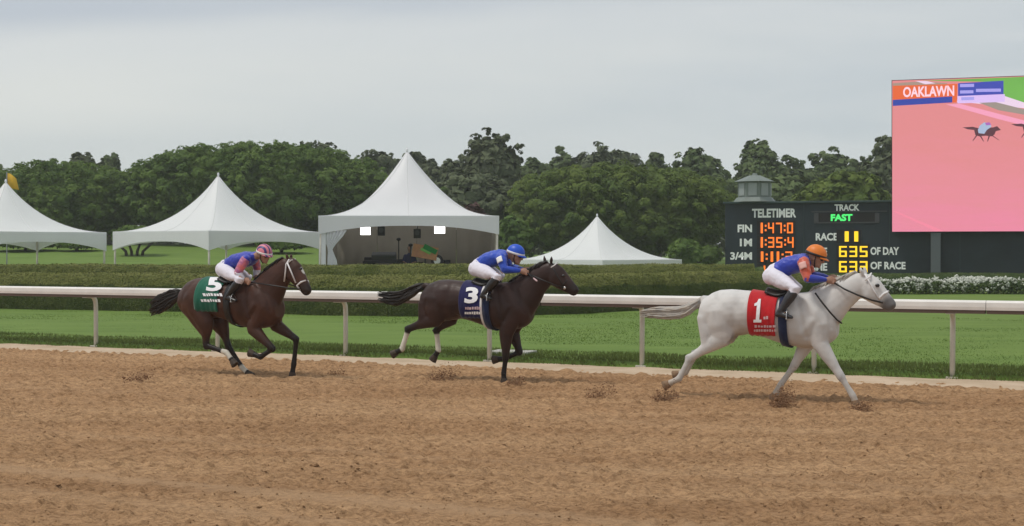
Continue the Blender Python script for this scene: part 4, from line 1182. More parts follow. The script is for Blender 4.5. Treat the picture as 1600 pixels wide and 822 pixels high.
def build_horse(name, label, h, neck, head, legs, ears, eye, coat, cfun, manec, tailpts, tail_w, tailc, mane_n, hoofc, group='racing horses on the track'):
    root = empty(name, h.o, -h.a)
    tag(root, label, 'horse', group)
    mb = MB()
    add_torso(mb, h)
    # neck and head
    P = [h.px(x, y) for (x, y, *_) in neck]
    mb.loft(P, [q[3] for q in neck], [q[2] for q in neck], seg=18)
    Hp = [h.px(x, y) for (x, y, *_) in head]
    mb.loft(Hp, [q[3] for q in head], [q[2] for q in head], seg=16)
    # jowls and nostril rims
    for sv in (-1, 1):
        mb.ball(Hp[1] + Vector((-.02, sv * head[1][3] * .55, -.05)), (.075, .04, .085))
        mb.ball(Hp[-1] + Vector((.02, sv * head[-1][3] * .7, .015)), (.03, .02, .03))
    for (b, t, v) in ears:
        B, Tt = h.px(*b, v), h.px(*t, v * 1.3)
        mb.loft([B, lerp(B, Tt, .45), lerp(B, Tt, .8), Tt], [.022, .032, .022, .006], [.024, .026, .018, .006], seg=8)
    legsegs = []
    for lg in legs:
        v = lg['v']; sg = -1 if v < 0 else 1
        J = [h.px(x, y, vv) for (x, y), vv in zip(lg['j'], lg.get('vs', [v] * 4))]
        if lg['k'] == 'fore':
            el, kn, fe, ho = J
            sh = Vector((h.xr + h.L * .885, sg * .135 * h.wsc, h.zw - .40))
            bl = Vector((h.xr + h.L * .79, sg * .13 * h.wsc, h.zw - .13))
            mb.loft([bl, lerp(bl, sh, .5), sh], [.075, .10, .095], [.10, .13, .13])
            mb.loft([sh, lerp(sh, el, .5), el], [.10, .098, .085], [.14, .135, .115])
            m1 = lerp(el, kn, .32); m2 = lerp(el, kn, .75)
            mb.loft([el, m1, m2, kn], [.082, .072, .052, .049], [.110, .092, .060, .054])
            mb.ball(kn, (.052, .047, .058))
            c = lerp(kn, fe, .5)
            mb.loft([kn, lerp(kn, fe, .22), c, lerp(kn, fe, .85), fe], [.044, .035, .032, .036, .041], [.052, .042, .039, .043, .047], seg=10)
        else:
            st, hk, fe, ho = J
            hip = Vector((h.xr + h.L * .17, sg * .15 * h.wsc, h.zw - .25))
            mb.loft([hip, lerp(hip, st, .55), st], [.13, .125, .10], [.22, .20, .155])
            # hamstring edge running down to the gaskin
            but = Vector((h.xr + .10, sg * .12 * h.wsc, h.zw - .34))
            mb.loft([but, lerp(but, lerp(st, hk, .45), .6), lerp(st, hk, .5)], [.10, .085, .055], [.12, .10, .065])
            mb.loft([st, lerp(st, hk, .3), lerp(st, hk, .7), hk], [.095, .078, .048, .044], [.135, .105, .062, .055])
            mb.ball(hk, (.056, .045, .062))
            t = (hk - st).normalized(); cdir = (fe - hk).normalized()
            back = (t - cdir * t.dot(cdir)).normalized() if (t - cdir * t.dot(cdir)).length > .05 else Vector((-1, 0, 0))
            mb.loft([lerp(st, hk, .78) + back * .015, hk + back * .045, lerp(hk, fe, .22) + back * .012], [.026, .030, .026], [.03, .035, .03], seg=8)
            mb.loft([hk, lerp(hk, fe, .25), lerp(hk, fe, .55), lerp(hk, fe, .88), fe], [.044, .036, .033, .037, .042], [.054, .045, .041, .044, .048], seg=10)
        pd = (ho - fe).normalized()
        cor = fe + pd * max(.03, (ho - fe).length - .055)
        mb.ball(fe, (.043, .040, .046))
        mb.loft([fe, lerp(fe, cor, .5), cor], [.040, .037, .043], [.044, .041, .046], seg=10)
        lg['J'] = J; lg['cor'] = cor; lg['pd'] = pd
        legsegs.append((J, lg))
    # tail dock
    tp = [h.px(x, y) for (x, y) in tailpts]
    mb.loft([tp[0] + Vector((.10, 0, -.02)), tp[0], lerp(tp[0], tp[1], .35)], [.055, .045, .03], seg=10)
    me = remeshed(mb, .0135, 7, .5)
    sculpt(h, me)
    n = len(me.vertices)
    co = np.empty(n * 3); me.vertices.foreach_get('co', co); co = co.reshape(-1, 3)
    # coat markings: which limb, how far down it
    best = np.full(n, 9.0); lid = np.full(n, -1); par = np.zeros(n)
    for i, (J, lg) in enumerate(legsegs):
        pts = J[:3] + [lg['cor'] + lg['pd'] * .05]
        for k in range(3):
            a, b = np.array(pts[k]), np.array(pts[k + 1])
            ab = b - a; t = np.clip(((co - a) @ ab) / (ab @ ab), 0, 1)
            d = np.linalg.norm(co - (a + t[:, None] * ab), axis=1)
            m_ = d < best
            best[m_] = d[m_]; lid[m_] = i; par[m_] = k + t[m_]
    lid[best > .13] = -1
    muz = np.array(Hp[-1]); md = np.linalg.norm(co - muz, axis=1)
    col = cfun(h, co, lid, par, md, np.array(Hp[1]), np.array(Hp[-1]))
    ca = me.color_attributes.new('Col', 'FLOAT_COLOR', 'POINT')
    ca.data.foreach_set('color', np.concatenate([col, np.ones((n, 1))], 1).astype(np.float32).ravel())
    mesh_obj('body', me, coat, root)
    # hooves
    for i, (J, lg) in enumerate(legsegs):
        c = lg['cor']; pd = lg['pd']
        sole = Vector(lg.get('sole', pd)).normalized()
        ax = (pd * .5 + sole).normalized()
        e = c + ax * .085
        MB().loft([c - ax * .01, c + ax * .03, e], [.042, .047, .055], [.046, .056, .066], seg=14, rnd=False).build('hoof', hoofc, root, smooth=False, bevel=.004)
    for sv in (-1, 1):
        E = h.px(*eye, sv * head[1][3] * .93)
        MB().ball(E, (.028, .016, .022)).build('eye', M['eye'], root, smooth=True)
    # tail: a body of hair made of many fine locks
    g = np.random.default_rng(int(h.o.x * 100) & 1023)
    tb = MB()
    for k in range(110):
        a = g.uniform(-1, 1); b = g.uniform(-1, 1); ln = g.uniform(.72, 1.0)
        pts = []; rad = []
        m = len(tp)
        for j in range(m + 1):
            u = j / m * ln * (m - 1)
            i0 = min(int(u), m - 2); q = tp[i0].lerp(tp[i0 + 1], u - i0)
            w = np.interp(u / (m - 1), [0, .25, .6, 1], [.25, .75, 1.0, .75])
            q = q + Vector((0, a * tail_w * .55 * w, b * tail_w * w)) + Vector(g.normal(0, .006, 3))
            pts.append(q); rad.append(np.interp(u / (m - 1), [0, .15, .6, 1], [.010, .017, .013, .0035]))
        tb.loft(pts, rad, seg=5, rnd=False)
    tb.build('tail', tailc, root, smooth=True)
    # mane: locks lying along the crest
    mbn = MB()
    for k in range(mane_n):
        u = k / mane_n * (len(P) - 1) + g.uniform(0, .02); i0 = min(int(u), len(P) - 2); fr = u - i0
        c = P[i0].lerp(P[i0 + 1], fr); hh_ = neck[i0][2] * (1 - fr) + neck[i0 + 1][2] * fr
        t = (P[i0 + 1] - P[i0]).normalized(); nrm = Vector((0, 1, 0)).cross(t)
        if nrm.z < 0: nrm = -nrm
        crest = c + nrm * (hh_ - .006)
        if u < 1.0: continue
        bk = -t
        sd = g.uniform(-1, .6)
        pts = [crest - nrm * .01, crest + nrm * .03 + bk * .01 + Vector((0, sd * .02, 0)), crest + nrm * .025 * g.uniform(.2, 1.3) + bk * .065 + Vector((0, sd * .05, 0)), crest + nrm * -.015 + bk * .12 + Vector((0, sd * .075, -.01))]
        mbn.loft(pts, [.012, .014, .009, .003], seg=5, rnd=False)
    if mbn.v: mbn.build('mane', manec, root, smooth=True)
    return root
M['eye'] = mat('eye_dark', (0.008, 0.006, 0.006), .12, .6)
M['hoof_dark'] = mat('hoof_dark', (0.05, 0.035, 0.025), .6, .3, var=.3, vscale=20)
M['hoof_pale'] = mat('hoof_pale', (0.22, 0.14, 0.085), .7, .2, var=.3, vscale=20)
M['coat_grey'] = attr_mat('coat_grey', .55, .25, .15, var=.05, vscale=7)
M['coat_dark'] = attr_mat('coat_dark', .44, .24, .0, var=.2, vscale=6, bump=.2, bscale=35)
M['hair_black'] = mat('hair_black', (0.014, 0.011, 0.010), .5, .4)
M['hair_dark'] = mat('hair_dark', (0.022, 0.014, 0.012), .5, .4)
M['hair_grey'] = mat('hair_grey', (0.50, 0.45, 0.38), .6, .3, col2=(0.30, 0.29, 0.28), vscale=7, stretch=(1.2, 3, 3))
M['leather_black'] = mat('leather_black', (0.012, 0.011, 0.011), .45, .4)
M['strap_white'] = mat('strap_white', (0.72, 0.70, 0.70), .5, .3)
def mixc(c, new, w):
    return c * (1 - w[:, None]) + np.array(new)[None] * w[:, None]
def ss(a, b, x):
    x = np.clip((x - a) / (b - a), 0, 1); return x * x * (3 - 2 * x)
def coat_white(h, co, lid, par, md, hp, mz):
    c = np.tile(np.array([.60, .585, .57]), (len(co), 1))
    dap = vnoise(co[:, 0] * 9, co[:, 2] * 9, 4) * .6 + vnoise(co[:, 0] * 22, co[:, 2] * 22, 5) * .4
    c = mixc(c, (.42, .41, .40), .42 * ss(.45, .8, dap))
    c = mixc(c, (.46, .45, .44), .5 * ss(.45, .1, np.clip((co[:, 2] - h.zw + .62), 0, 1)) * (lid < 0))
    leg = lid >= 0
    c = mixc(c, (.40, .36, .31), leg * ss(.9, 1.5, par) * .5)
    c = mixc(c, (.13, .12, .115), leg * np.exp(-((par - 1.05) / .16) ** 2) * .5 * vnoise(co[:, 0] * 30, co[:, 2] * 30, 6))
    c = mixc(c, (.42, .33, .24), leg * ss(1.7, 2.6, par) * .6)
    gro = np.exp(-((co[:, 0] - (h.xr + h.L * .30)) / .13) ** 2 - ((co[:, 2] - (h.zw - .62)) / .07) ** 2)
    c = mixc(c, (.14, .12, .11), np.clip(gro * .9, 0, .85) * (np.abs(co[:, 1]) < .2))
    c = mixc(c, (.13, .125, .125), ss(.17, .09, md))
    return c
def coat_bay(base, low, socks, star=None):
    def f(h, co, lid, par, md, hp, mz):
        c = np.tile(np.array(base), (len(co), 1))
        n = vnoise(co[:, 0] * 4, co[:, 2] * 5, 14)
        c = mixc(c, np.array(base) * .62, .7 * ss(.35, .75, n))
        leg = lid >= 0
        c = mixc(c, low, leg * ss(.45, 1.0, par))
        for i, (s0, s1) in socks.items():
            c = mixc(c, (.58, .55, .47), (lid == i) * ss(s0, s0 + .08, par) * ss(s1 + .08, s1, par))
        c = mixc(c, np.array(low) * 1.3, ss(.2, .08, md) * .8)
        if star:
            sp_ = np.array(h.px(*star, 0.0))
            c = mixc(c, (.6, .57, .52), ss(.06, .035, np.linalg.norm((co - sp_) * np.array([1, 1.4, .7]), axis=1)))
        return c
    return f
# ---------------------------------------------------------------- grey horse
hw = Horse((1338, 633), -.15, 1205)
hw.torso(1092, 1309, (1262, 456))
G_NECK = [(1272, 494, .32, .21), (1292, 478, .27, .165), (1313, 462, .205, .115), (1333, 450, .165, .09), (1348, 443, .15, .08)]
G_HEAD = [(1350, 441, .14, .075), (1361, 452, .16, .10), (1373, 462, .128, .085), (1384, 471, .098, .068), (1392, 478, .082, .064)]
G_LEGS = [dict(k='fore', v=-.14, j=[(1279, 533), (1315, 590), (1333, 619), (1339, 633)], sole=(0.1, 0, -1)),
          dict(k='fore', v=.13, j=[(1262, 533), (1240, 573), (1219, 602), (1208, 622)]),
          dict(k='hind', v=-.15, j=[(1130, 526), (1078, 560), (1061, 592), (1040, 602)]),
          dict(k='hind', v=.14, j=[(1138, 522), (1087, 553), (1071, 582), (1055, 586)])]
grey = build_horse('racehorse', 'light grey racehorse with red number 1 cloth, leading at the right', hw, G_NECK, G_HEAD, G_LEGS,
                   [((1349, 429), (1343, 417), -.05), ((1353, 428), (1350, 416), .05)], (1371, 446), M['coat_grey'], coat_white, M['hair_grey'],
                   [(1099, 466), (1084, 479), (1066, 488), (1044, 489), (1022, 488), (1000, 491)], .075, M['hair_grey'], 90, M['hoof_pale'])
# ---------------------------------------------------------------- dark brown horse
hb_ = Horse((788, 598), -.14, 750)
hb_.torso(657, 831, (797, 440), dsc=1.0)
B_NECK = [(803, 478, .33, .21), (820, 460, .28, .165), (836, 442, .215, .115), (851, 430, .175, .09), (862, 425, .15, .08)]
B_HEAD = [(861, 423, .14, .075), (869, 431, .16, .10), (880, 440.5, .128, .085), (890, 448.5, .097, .068), (898, 455, .08, .062)]
B_LEGS = [dict(k='fore', v=-.14, j=[(791, 520), (790, 561), (787, 584), (788, 598)], sole=(0, 0, -1)),
          dict(k='fore', v=.13, j=[(800, 516), (812, 550), (789, 560), (773, 562)]),
          dict(k='hind', v=-.15, j=[(682, 497), (638, 514), (628, 546), (615, 553)]),
          dict(k='hind', v=.14, j=[(704, 496), (682, 516), (685, 548), (677, 561)])]
dark = build_horse('racehorse', 'dark brown racehorse with navy number 3 cloth and white hind bandages, in the middle', hb_, B_NECK, B_HEAD, B_LEGS,
                   [((861, 411), (862, 400), -.05), ((852, 411), (850, 399), .05)], (880, 431), M['coat_dark'],
                   coat_bay((.040, .020, .0165), (.014, .010, .009), {2: (1.15, 2.0), 3: (1.15, 2.0)}), M['hair_black'],
                   [(664, 446), (648, 453), (634, 462), (620, 467), (605, 466), (590, 463)], .10, M['hair_black'], 120, M['hoof_dark'])
# ---------------------------------------------------------------- bay horse
hy = Horse((457, 590), .14, 360, math.radians(5))
hy.torso(281, 437, (400, 437), dsc=1.05, wsc=1.05)
Y_NECK = [(408, 472, .34, .22), (420, 455, .29, .17), (432, 437, .235, .125), (443, 424, .19, .10), (451, 417, .16, .085)]
Y_HEAD = [(452, 414, .145, .08), (459, 424, .165, .105), (467.5, 436, .13, .088), (475, 447, .1, .072), (480, 455, .084, .066)]
Y_LEGS = [dict(k='fore', v=-.15, j=[(395, 513), (426, 545), (407, 558), (392, 552)]),
          dict(k='fore', v=.14, j=[(430, 507), (463, 530), (459, 570), (456, 588)], sole=(0, 0, -1)),
          dict(k='hind', v=-.15, j=[(322, 508), (322, 540), (354, 551), (366, 568)]),
          dict(k='hind', v=.14, j=[(346, 508), (357, 541), (378, 574), (392, 587)])]
bay = build_horse('racehorse', 'reddish-brown bay racehorse with green number 5 cloth and white noseband, last at the left', hy, Y_NECK, Y_HEAD, Y_LEGS,
                  [((450, 405), (447, 396), -.05), ((455, 404), (455, 396), .05)], (470, 420), M['coat_dark'],
                  coat_bay((.066, .027, .017), (.014, .010, .009), {2: (1.75, 2.5), 3: (1.9, 2.5)}, star=(474.5, 421)), M['hair_black'],
                  [(285, 457), (272, 462), (262, 468), (252, 474), (243, 479), (234, 485)], .14, M['hair_black'], 130, M['hoof_dark'])
# ---------------------------------------------------------------- tack
def tack_cloth(h, root, f0, f1, zdown, color, thick=.012, off=.018, edge=None, slant=0.0):
    na, nb = 18, 30
    v = []; f = []
    for i in range(na + 1):
        q = f0 + (f1 - f0) * i / na
        for j in range(nb + 1):
            b = -1 + 2 * j / nb
            qq = q + slant * abs(b)
            x, zc, hh, w = h.ring(qq)
            c = max(-.98, min(1, (h.zw - zdown - zc) / hh))
            th = math.acos(c) * b
            v.append(h.surf(qq, th, off + .006 * math.sin(i * 1.7 + abs(j - 15) * .3) * abs(b)))
    for i in range(na):
        for j in range(nb):
            a = i * (nb + 1) + j
            f.append((a, a + 1, a + nb + 2, a + nb + 1))
    return MB().add(v, f).build('saddle_cloth', color, root, smooth=True, solid=thick)
def girth(h, root, f0, f1, color, off=.02, name='girth'):
    v = []; f = []; n = 40
    for j in range(n):
        th = 2 * math.pi * j / n
        v += [h.surf(f0, th, off), h.surf(f1, th, off)]
    f = [(2 * j, 2 * ((j + 1) % n), 2 * ((j + 1) % n) + 1, 2 * j + 1) for j in range(n)]
    return MB().add(v, f).build(name, color, root, smooth=True, solid=.01)
def on_cloth(h, cloth, name, me, box, m, off=.036, skew=0.0):
    """flat print fitted to an image box and wrapped onto the near side of the barrel"""
    x0, y0, x1, y1 = box
    bm = bmesh.new(); bm.from_mesh(me)
    bmesh.ops.triangulate(bm, faces=bm.faces[:])
    bmesh.ops.subdivide_edges(bm, edges=bm.edges[:], cuts=2, use_grid_fill=True)
    mn = [min(v.co[k] for v in bm.verts) for k in (0, 1)]; mx = [max(v.co[k] for v in bm.verts) for k in (0, 1)]
    for v in bm.verts:
        a = (v.co.x - mn[0]) / (mx[0] - mn[0]); b = (v.co.y - mn[1]) / (mx[1] - mn[1])
        px = x0 + a * (x1 - x0) + skew * (b - .5); py = y1 + b * (y0 - y1)
        y = -.28
        for _ in range(3):
            p = h.px(px, py, y); y = h.side_y(p.x, p.z, off)
        v.co = Vector((p.x, y, p.z))
    bm.to_mesh(me); bm.free(); me.materials.clear()
    return mesh_obj(name, me, m, cloth)
def strap(h, root, name, pts, r, m, flat=1.0, seg=8):
    """pts: (px, py, lateral)"""
    return MB().loft([h.px(a, b, c) for a, b, c in pts], r, r * flat, seg=seg, rnd=False).build(name, m, root, smooth=True)
def one_mesh():
    me = bpy.data.meshes.new('one')
    me.from_pydata([(.32, .12, 0), (.68, .12, 0), (.68, 1, 0), (.45, 1, 0), (.32, .86, 0), (.06, .80, 0), (.06, .70, 0), (.32, .72, 0), (.1, .12, 0), (.1, 0, 0), (.92, 0, 0), (.92, .12, 0)], [],
                   [(0, 1, 2, 3, 4, 7), (4, 5, 6, 7), (8, 9, 10, 11, 1, 0)])
    me.update(); return me
def dashes(n, seed):
    """a line of small print too small to read"""
    g = np.random.default_rng(seed); v = []; f = []; x = 0
    for i in range(n):
        w = g.uniform(.3, .6); t = g.uniform(.75, 1); b = g.uniform(0, .15)
        k = len(v); v += [(x, b, 0), (x + w, b, 0), (x + w, t, 0), (x, t, 0)]; f.append((k, k + 1, k + 2, k + 3)); x += w + g.uniform(.1, .22)
    me = bpy.data.meshes.new('p'); me.from_pydata(v, [], f); me.update()
    return me
def saddle(h, root, f0, f1, color):
    v = []; f = []; na, nb = 10, 12
    for i in range(na + 1):
        q = f0 + (f1 - f0) * i / na
        rise = .03 + .035 * (abs(i / na - .5) * 2) ** 2
        for j in range(nb + 1):
            th = (-1 + 2 * j / nb) * (.62 - .2 * abs(i / na - .55))
            v.append(h.surf(q, th, .022 + rise * .7 * math.cos(th)))
    for i in range(na):
        for j in range(nb):
            a = i * (nb + 1) + j
            f.append((a, a + 1, a + nb + 2, a + nb + 1))
    MB().add(v, f).build('saddle', color, root, smooth=True, solid=.025)
def cloth_c(n_, c): return mat(n_, c, .75, .15, var=.12, vscale=6, sheen=.2, bump=.15, bscale=25)
M['cl_red'] = cloth_c('cloth_red', (0.46, 0.012, 0.018)); M['cl_navy'] = cloth_c('cloth_navy', (0.012, 0.012, 0.075)); M['cl_green'] = cloth_c('cloth_green', (0.008, 0.110, 0.068))
M['cl_girth'] = cloth_c('cloth_girth', (0.012, 0.02, 0.06)); M['print'] = mat('print', (0.80, 0.80, 0.82), .7, .1); M['print_pale'] = mat('print_pale', (0.62, 0.45, 0.47), .7, .1)
# grey
c = tack_cloth(hw, grey, .395, .60, .545, M['cl_red'], slant=-.012)
on_cloth(hw, c, 'number', one_mesh(), (1178, 467, 1191, 504), M['print'], skew=3)
on_cloth(hw, c, 'printed_line', dashes(7, 1), (1179, 508, 1212, 512), M['print_pale'])
on_cloth(hw, c, 'printed_line', dashes(9, 2), (1178, 514.5, 1213, 518.5), M['print_pale'])
on_cloth(hw, c, 'printed_mark', dashes(2, 9), (1193, 494, 1200, 499), M['print_pale'])
girth(hw, grey, .615, .675, M['cl_girth'], .022)
saddle(hw, grey, .50, .66, M['leather_black'])
strap(hw, grey, 'bridle_cheek', [(1351, 428, -.06), (1358, 440, -.098), (1366, 455, -.10), (1374, 468, -.085)], .010, M['strap_white'])
strap(hw, grey, 'bridle_cheek', [(1351, 428, .06), (1358, 440, .098), (1366, 455, .10), (1374, 468, .085)], .010, M['strap_white'])
strap(hw, grey, 'browband', [(1359, 429, .085), (1361.5, 427, .0), (1359, 432, -.08), (1352, 438, -.092)], .010, M['strap_white'])
strap(hw, grey, 'noseband', [(1373, 471, -.06), (1375, 465, -.085), (1381, 459, -.078), (1386.5, 456, -.04), (1388, 455, 0), (1386.5, 456, .04), (1381, 459, .078), (1375, 465, .085), (1373, 471, .06)], .013, M['strap_white'])
strap(hw, grey, 'rein', [(1379, 473, -.075), (1362, 469, -.13), (1340, 461, -.15), (1320, 452, -.15), (1302, 441, -.10)], .011, M['leather_black'])
strap(hw, grey, 'rein', [(1379, 473, .075), (1362, 469, .13), (1340, 461, .15), (1320, 452, .15), (1302, 441, .10)], .011, M['leather_black'])
strap(hw, grey, 'yoke', [(1274, 458, -.165), (1284, 472, -.225), (1297, 488, -.205), (1308, 500, -.135), (1314, 504, -.05), (1315, 505, 0)], .011, M['leather_black'])
# dark brown
c = tack_cloth(hb_, dark, .42, .625, .52, M['cl_navy'], slant=-.012)
on_cloth(hb_, c, 'number', text_mesh('3', .04), (726.5, 448.5, 747, 474), M['print'], skew=3)
on_cloth(hb_, c, 'printed_line', dashes(7, 3), (727, 479, 751, 484), M['print_pale'])
on_cloth(hb_, c, 'printed_line', dashes(7, 4), (726, 487, 750, 491.5), M['print'])
girth(hb_, dark, .63, .69, M['cl_girth'], .020)
girth(hb_, dark, .612, .63, M['strap_white'], .024)
saddle(hb_, dark, .50, .68, M['leather_black'])
strap(hb_, dark, 'browband', [(870, 411, .08), (871.5, 409.5, 0), (868, 413, -.085), (861, 418, -.09)], .009, M['strap_white'])
strap(hb_, dark, 'bridle_cheek', [(861, 413, -.075), (868, 426, -.098), (876, 440, -.09), (881, 449, -.078)], .009, M['leather_black'])
strap(hb_, dark, 'bridle_cheek', [(861, 413, .075), (868, 426, .098), (876, 440, .09), (881, 449, .078)], .009, M['leather_black'])
strap(hb_, dark, 'noseband', [(878, 451, -.06), (880, 445, -.085), (886, 438, -.06), (890.5, 434, 0), (886, 438, .06), (880, 445, .085)], .009, M['leather_black'])
M['steel'] = mat('steel', (0.6, 0.6, 0.6), .3, .5, metal=.9)
MB().ball(hb_.px(882, 450, -.088), (.022, .008, .022)).build('bit_ring', M['steel'], dark, smooth=True)
strap(hb_, dark, 'rein', [(882, 450, -.085), (866, 445, -.14), (846, 437, -.15), (824, 427, -.10)], .009, M['leather_black'])
strap(hb_, dark, 'rein', [(882, 450, .085), (866, 445, .14), (846, 437, .15), (824, 427, .08)], .009, M['leather_black'])
# bay
c = tack_cloth(hy, bay, .27, .52, .48, M['cl_green'], slant=-.03)
on_cloth(hy, c, 'number', text_mesh('5', .04), (323, 433, 347, 455), M['print'], skew=3)
on_cloth(hy, c, 'printed_line', dashes(7, 5), (317, 458, 347, 463), M['print'], skew=-2)
on_cloth(hy, c, 'printed_line', dashes(7, 6), (314, 467, 344, 472), M['print'], skew=-2)
girth(hy, bay, .565, .625, M['leather_black'], .022)
saddle(hy, bay, .44, .60, M['leather_black'])
strap(hy, bay, 'bridle_cheek', [(452, 405, -.07), (447, 413, -.10), (446, 425, -.105), (444, 440, -.09)], .011, M['strap_white'])
strap(hy, bay, 'bridle_cheek', [(449, 411, -.10), (455, 425, -.112), (462, 442, -.088)], .011, M['strap_white'])
strap(hy, bay, 'bridle_cheek', [(455, 405, .07), (460, 415, .10), (466, 428, .105), (472, 443, .088)], .011, M['strap_white'])
strap(hy, bay, 'browband', [(449, 411, -.095), (455, 407, -.06), (461, 405, .0), (463, 408, .07)], .011, M['strap_white'])
strap(hy, bay, 'noseband', [(469, 454, -.06), (464, 446, -.084), (470, 441, -.075), (477, 438.5, -.03), (481, 439, .02), (482, 443, .07), (478, 452, .075)], .014, M['strap_white'])
strap(hy, bay, 'rein', [(469, 452, -.08), (450, 450, -.15), (425, 446, -.20), (392, 441, -.20)], .010, M['leather_black'])
strap(hy, bay, 'rein', [(474, 452, .08), (458, 446, .15), (430, 440, .16), (398, 437, .10)], .010, M['leather_black'])
# ---------------------------------------------------------------- jockeys
M['skin'] = mat('skin', (0.36, 0.20, 0.14), .55, .3, var=.08, vscale=10)
M['breeches'] = mat('breeches', (0.72, 0.70, 0.78), .7, .2, var=.05, vscale=12, bump=.25, bscale=14)
M['boot'] = mat('boot', (0.014, 0.013, 0.014), .3, .5)
def silk(n_, c, c2=None): return mat(n_, c, .42, .35, col2=c2, var=.1, vscale=7, sheen=.3, bump=.45, bscale=9)
def hand(mb, wrist, knuckle, side, r=.0085):
    """palm and five curled fingers closed on the rein"""
    wrist, k = Vector(wrist), Vector(knuckle)
    d = (k - wrist).normalized(); up = Vector((0, 0, 1)); lat = d.cross(up).normalized(); up = lat.cross(d)
    mb.loft([wrist, lerp(wrist, k, .5), k], [.022, .030, .032], [.034, .042, .043], seg=10, lat=lat)
    for i in range(4):
        b = k + up * (.033 - .022 * i)
        ln = (.040, .045, .042, .034)[i]
        p1 = b + d * ln; p2 = p1 + lat * side * .028 + d * .004; p3 = p2 - d * .024 + lat * side * .008
        mb.loft([b, p1, p2, p3], [r * 1.08, r, r * .95, r * .8], seg=7, lat=up)
    tb = lerp(wrist, k, .35) + up * .038
    mb.loft([tb, tb + d * .035 + up * .012 + lat * side * .012, tb + d * .065 + lat * side * .026], [r * 1.25, r * 1.1, r * .9], seg=7, lat=lat)
def rumple(me, amp, seed):
    """folds in cloth that flaps in the wind"""
    n = len(me.vertices)
    co = np.empty(n * 3); me.vertices.foreach_get('co', co); co = co.reshape(-1, 3)
    no = np.empty(n * 3); me.vertices.foreach_get('normal', no); no = no.reshape(-1, 3)
    a = co[:, 0] * 14 + co[:, 2] * 20; b = co[:, 1] * 16 - co[:, 0] * 8 + co[:, 2] * 9
    f = np.abs(vnoise(a, b, seed) - .5) * 2
    f2 = np.abs(vnoise(a * 2.1 + 7, b * 1.7 + 3, seed + 9) - .5) * 2
    co = co + no * (amp * (f - .45) + amp * .5 * (f2 - .45))[:, None]
    me.vertices.foreach_set('co', co.ravel()); me.update()
    return me
def jockey(h, label, J, mats, cap_fn=None, stick=None):
    root = empty('person', h.o + h.d * h.px(*J['pelvis'], 0).x + Vector((0, 0, 0)), -h.a)
    ox = h.px(*J['pelvis'], 0).x
    root.location = (root.location.x, root.location.y, 0)
    tag(root, label, 'person', 'jockeys riding crouched')
    def p(key, v=0.0):
        q = h.px(*J[key], v); return Vector((q.x - ox, q.y, q.z))
    pel, mid, ch, nk, hd = p('pelvis'), p('mid'), p('chest'), p('neck'), p('head')
    body = MB(); skin_v = .0085
    # trunk
    tr = [pel, lerp(pel, mid, .6), mid, ch]
    body.loft(tr, [.135, .13, .135, .15], [.115, .105, .10, .10], seg=16)
    body.loft([ch, nk, lerp(nk, hd, .6)], [.09, .058, .052], [.08, .06, .055], seg=12)
    fd = Vector((math.cos(J.get('look', -.15)), J.get('turn', 0), math.sin(J.get('look', -.15)))).normalized()
    upv = Vector((0, 0, 1)) - fd * fd.z; upv.normalize(); lt = upv.cross(fd)
    Mh = Matrix((fd, lt, upv)).transposed()
    hp = lambda x, y, z: hd + Mh @ Vector((x, y, z))
    body.ball(hd, (.098, .077, .112), Mh, 18, 12)
    body.ball(hp(.035, 0, -.075), (.058, .052, .05), Mh)                     # jaw
    body.loft([hp(.088, 0, .015), hp(.108, 0, -.015), hp(.115, 0, -.03), hp(.098, 0, -.038)], [.010, .013, .017, .011], seg=8)   # nose
    body.ball(hp(.088, 0, .028), (.015, .045, .010), Mh)                     # brow
    body.ball(hp(.085, 0, -.064), (.014, .026, .009), Mh); body.ball(hp(.082, 0, -.079), (.014, .022, .009), Mh)   # lips
    body.ball(hp(.078, 0, -.105), (.018, .022, .016), Mh)                    # chin
    for sv in (-1, 1): body.ball(hp(-.005, sv * .078, -.015), (.022, .010, .032), Mh)
    sleeves, legs = [], []
    for sv in (-1, 1):
        sx = 'n' if sv < 0 else 'f'
        hip = pel + Vector((.01, sv * .09, -.03)); kn = p('knee_' + sx, sv * J.get('kv', .30)); an = p('ankle_' + sx, sv * J.get('av', .315)); to = p('toe_' + sx, sv * J.get('tv', .345))
        sh = ch + Vector((.0, sv * .165, -.0)) if 'sh_n' not in J else p('sh_' + sx, sv * .175)
        el = p('elbow_' + sx, sv * J.get('ev', .25)); wr = p('wrist_' + sx, sv * J.get('wv', .11)); ha = p('hand_' + sx, sv * J.get('hv', .075))
        body.loft([hip, lerp(hip, kn, .5), kn], [.085, .072, .052], [.095, .082, .056], seg=12)
        body.loft([kn, lerp(kn, an, .3), an], [.048, .048, .034], [.052, .054, .036], seg=10)
        body.loft([an, lerp(an, to, .55)], [.028, .022], [.028, .02], seg=8)
        body.loft([sh, lerp(sh, el, .5), el], [.050, .044, .037], seg=10)
        body.loft([el, lerp(el, wr, .35), wr], [.036, .036, .024], seg=10)
        hand(body, wr, lerp(wr, ha, .62), -sv)
        sleeves.append((sv, sh, el, wr)); legs.append((sv, hip, kn, an, to))
    me = remeshed(body, skin_v, 2, .4)
    mesh_obj('body', me, M['skin'], root)
    # silks
    sk = MB()
    sk.loft([lerp(pel, mid, .12), lerp(pel, mid, .55), mid, lerp(mid, ch, .55), ch], [.142, .146, .155, .168, .165], [.124, .122, .120, .122, .112], seg=18)
    sk.loft([ch, lerp(ch, nk, .75)], [.115, .072], [.10, .072], seg=12)
    for sv, sh, el, wr in sleeves:
        sk.ball(lerp(ch, sh, .75), (.085, .085, .085))
    mesh_obj('silks', rumple(remeshed(sk, .014, 5), .011, 1), mats['silk'], root)
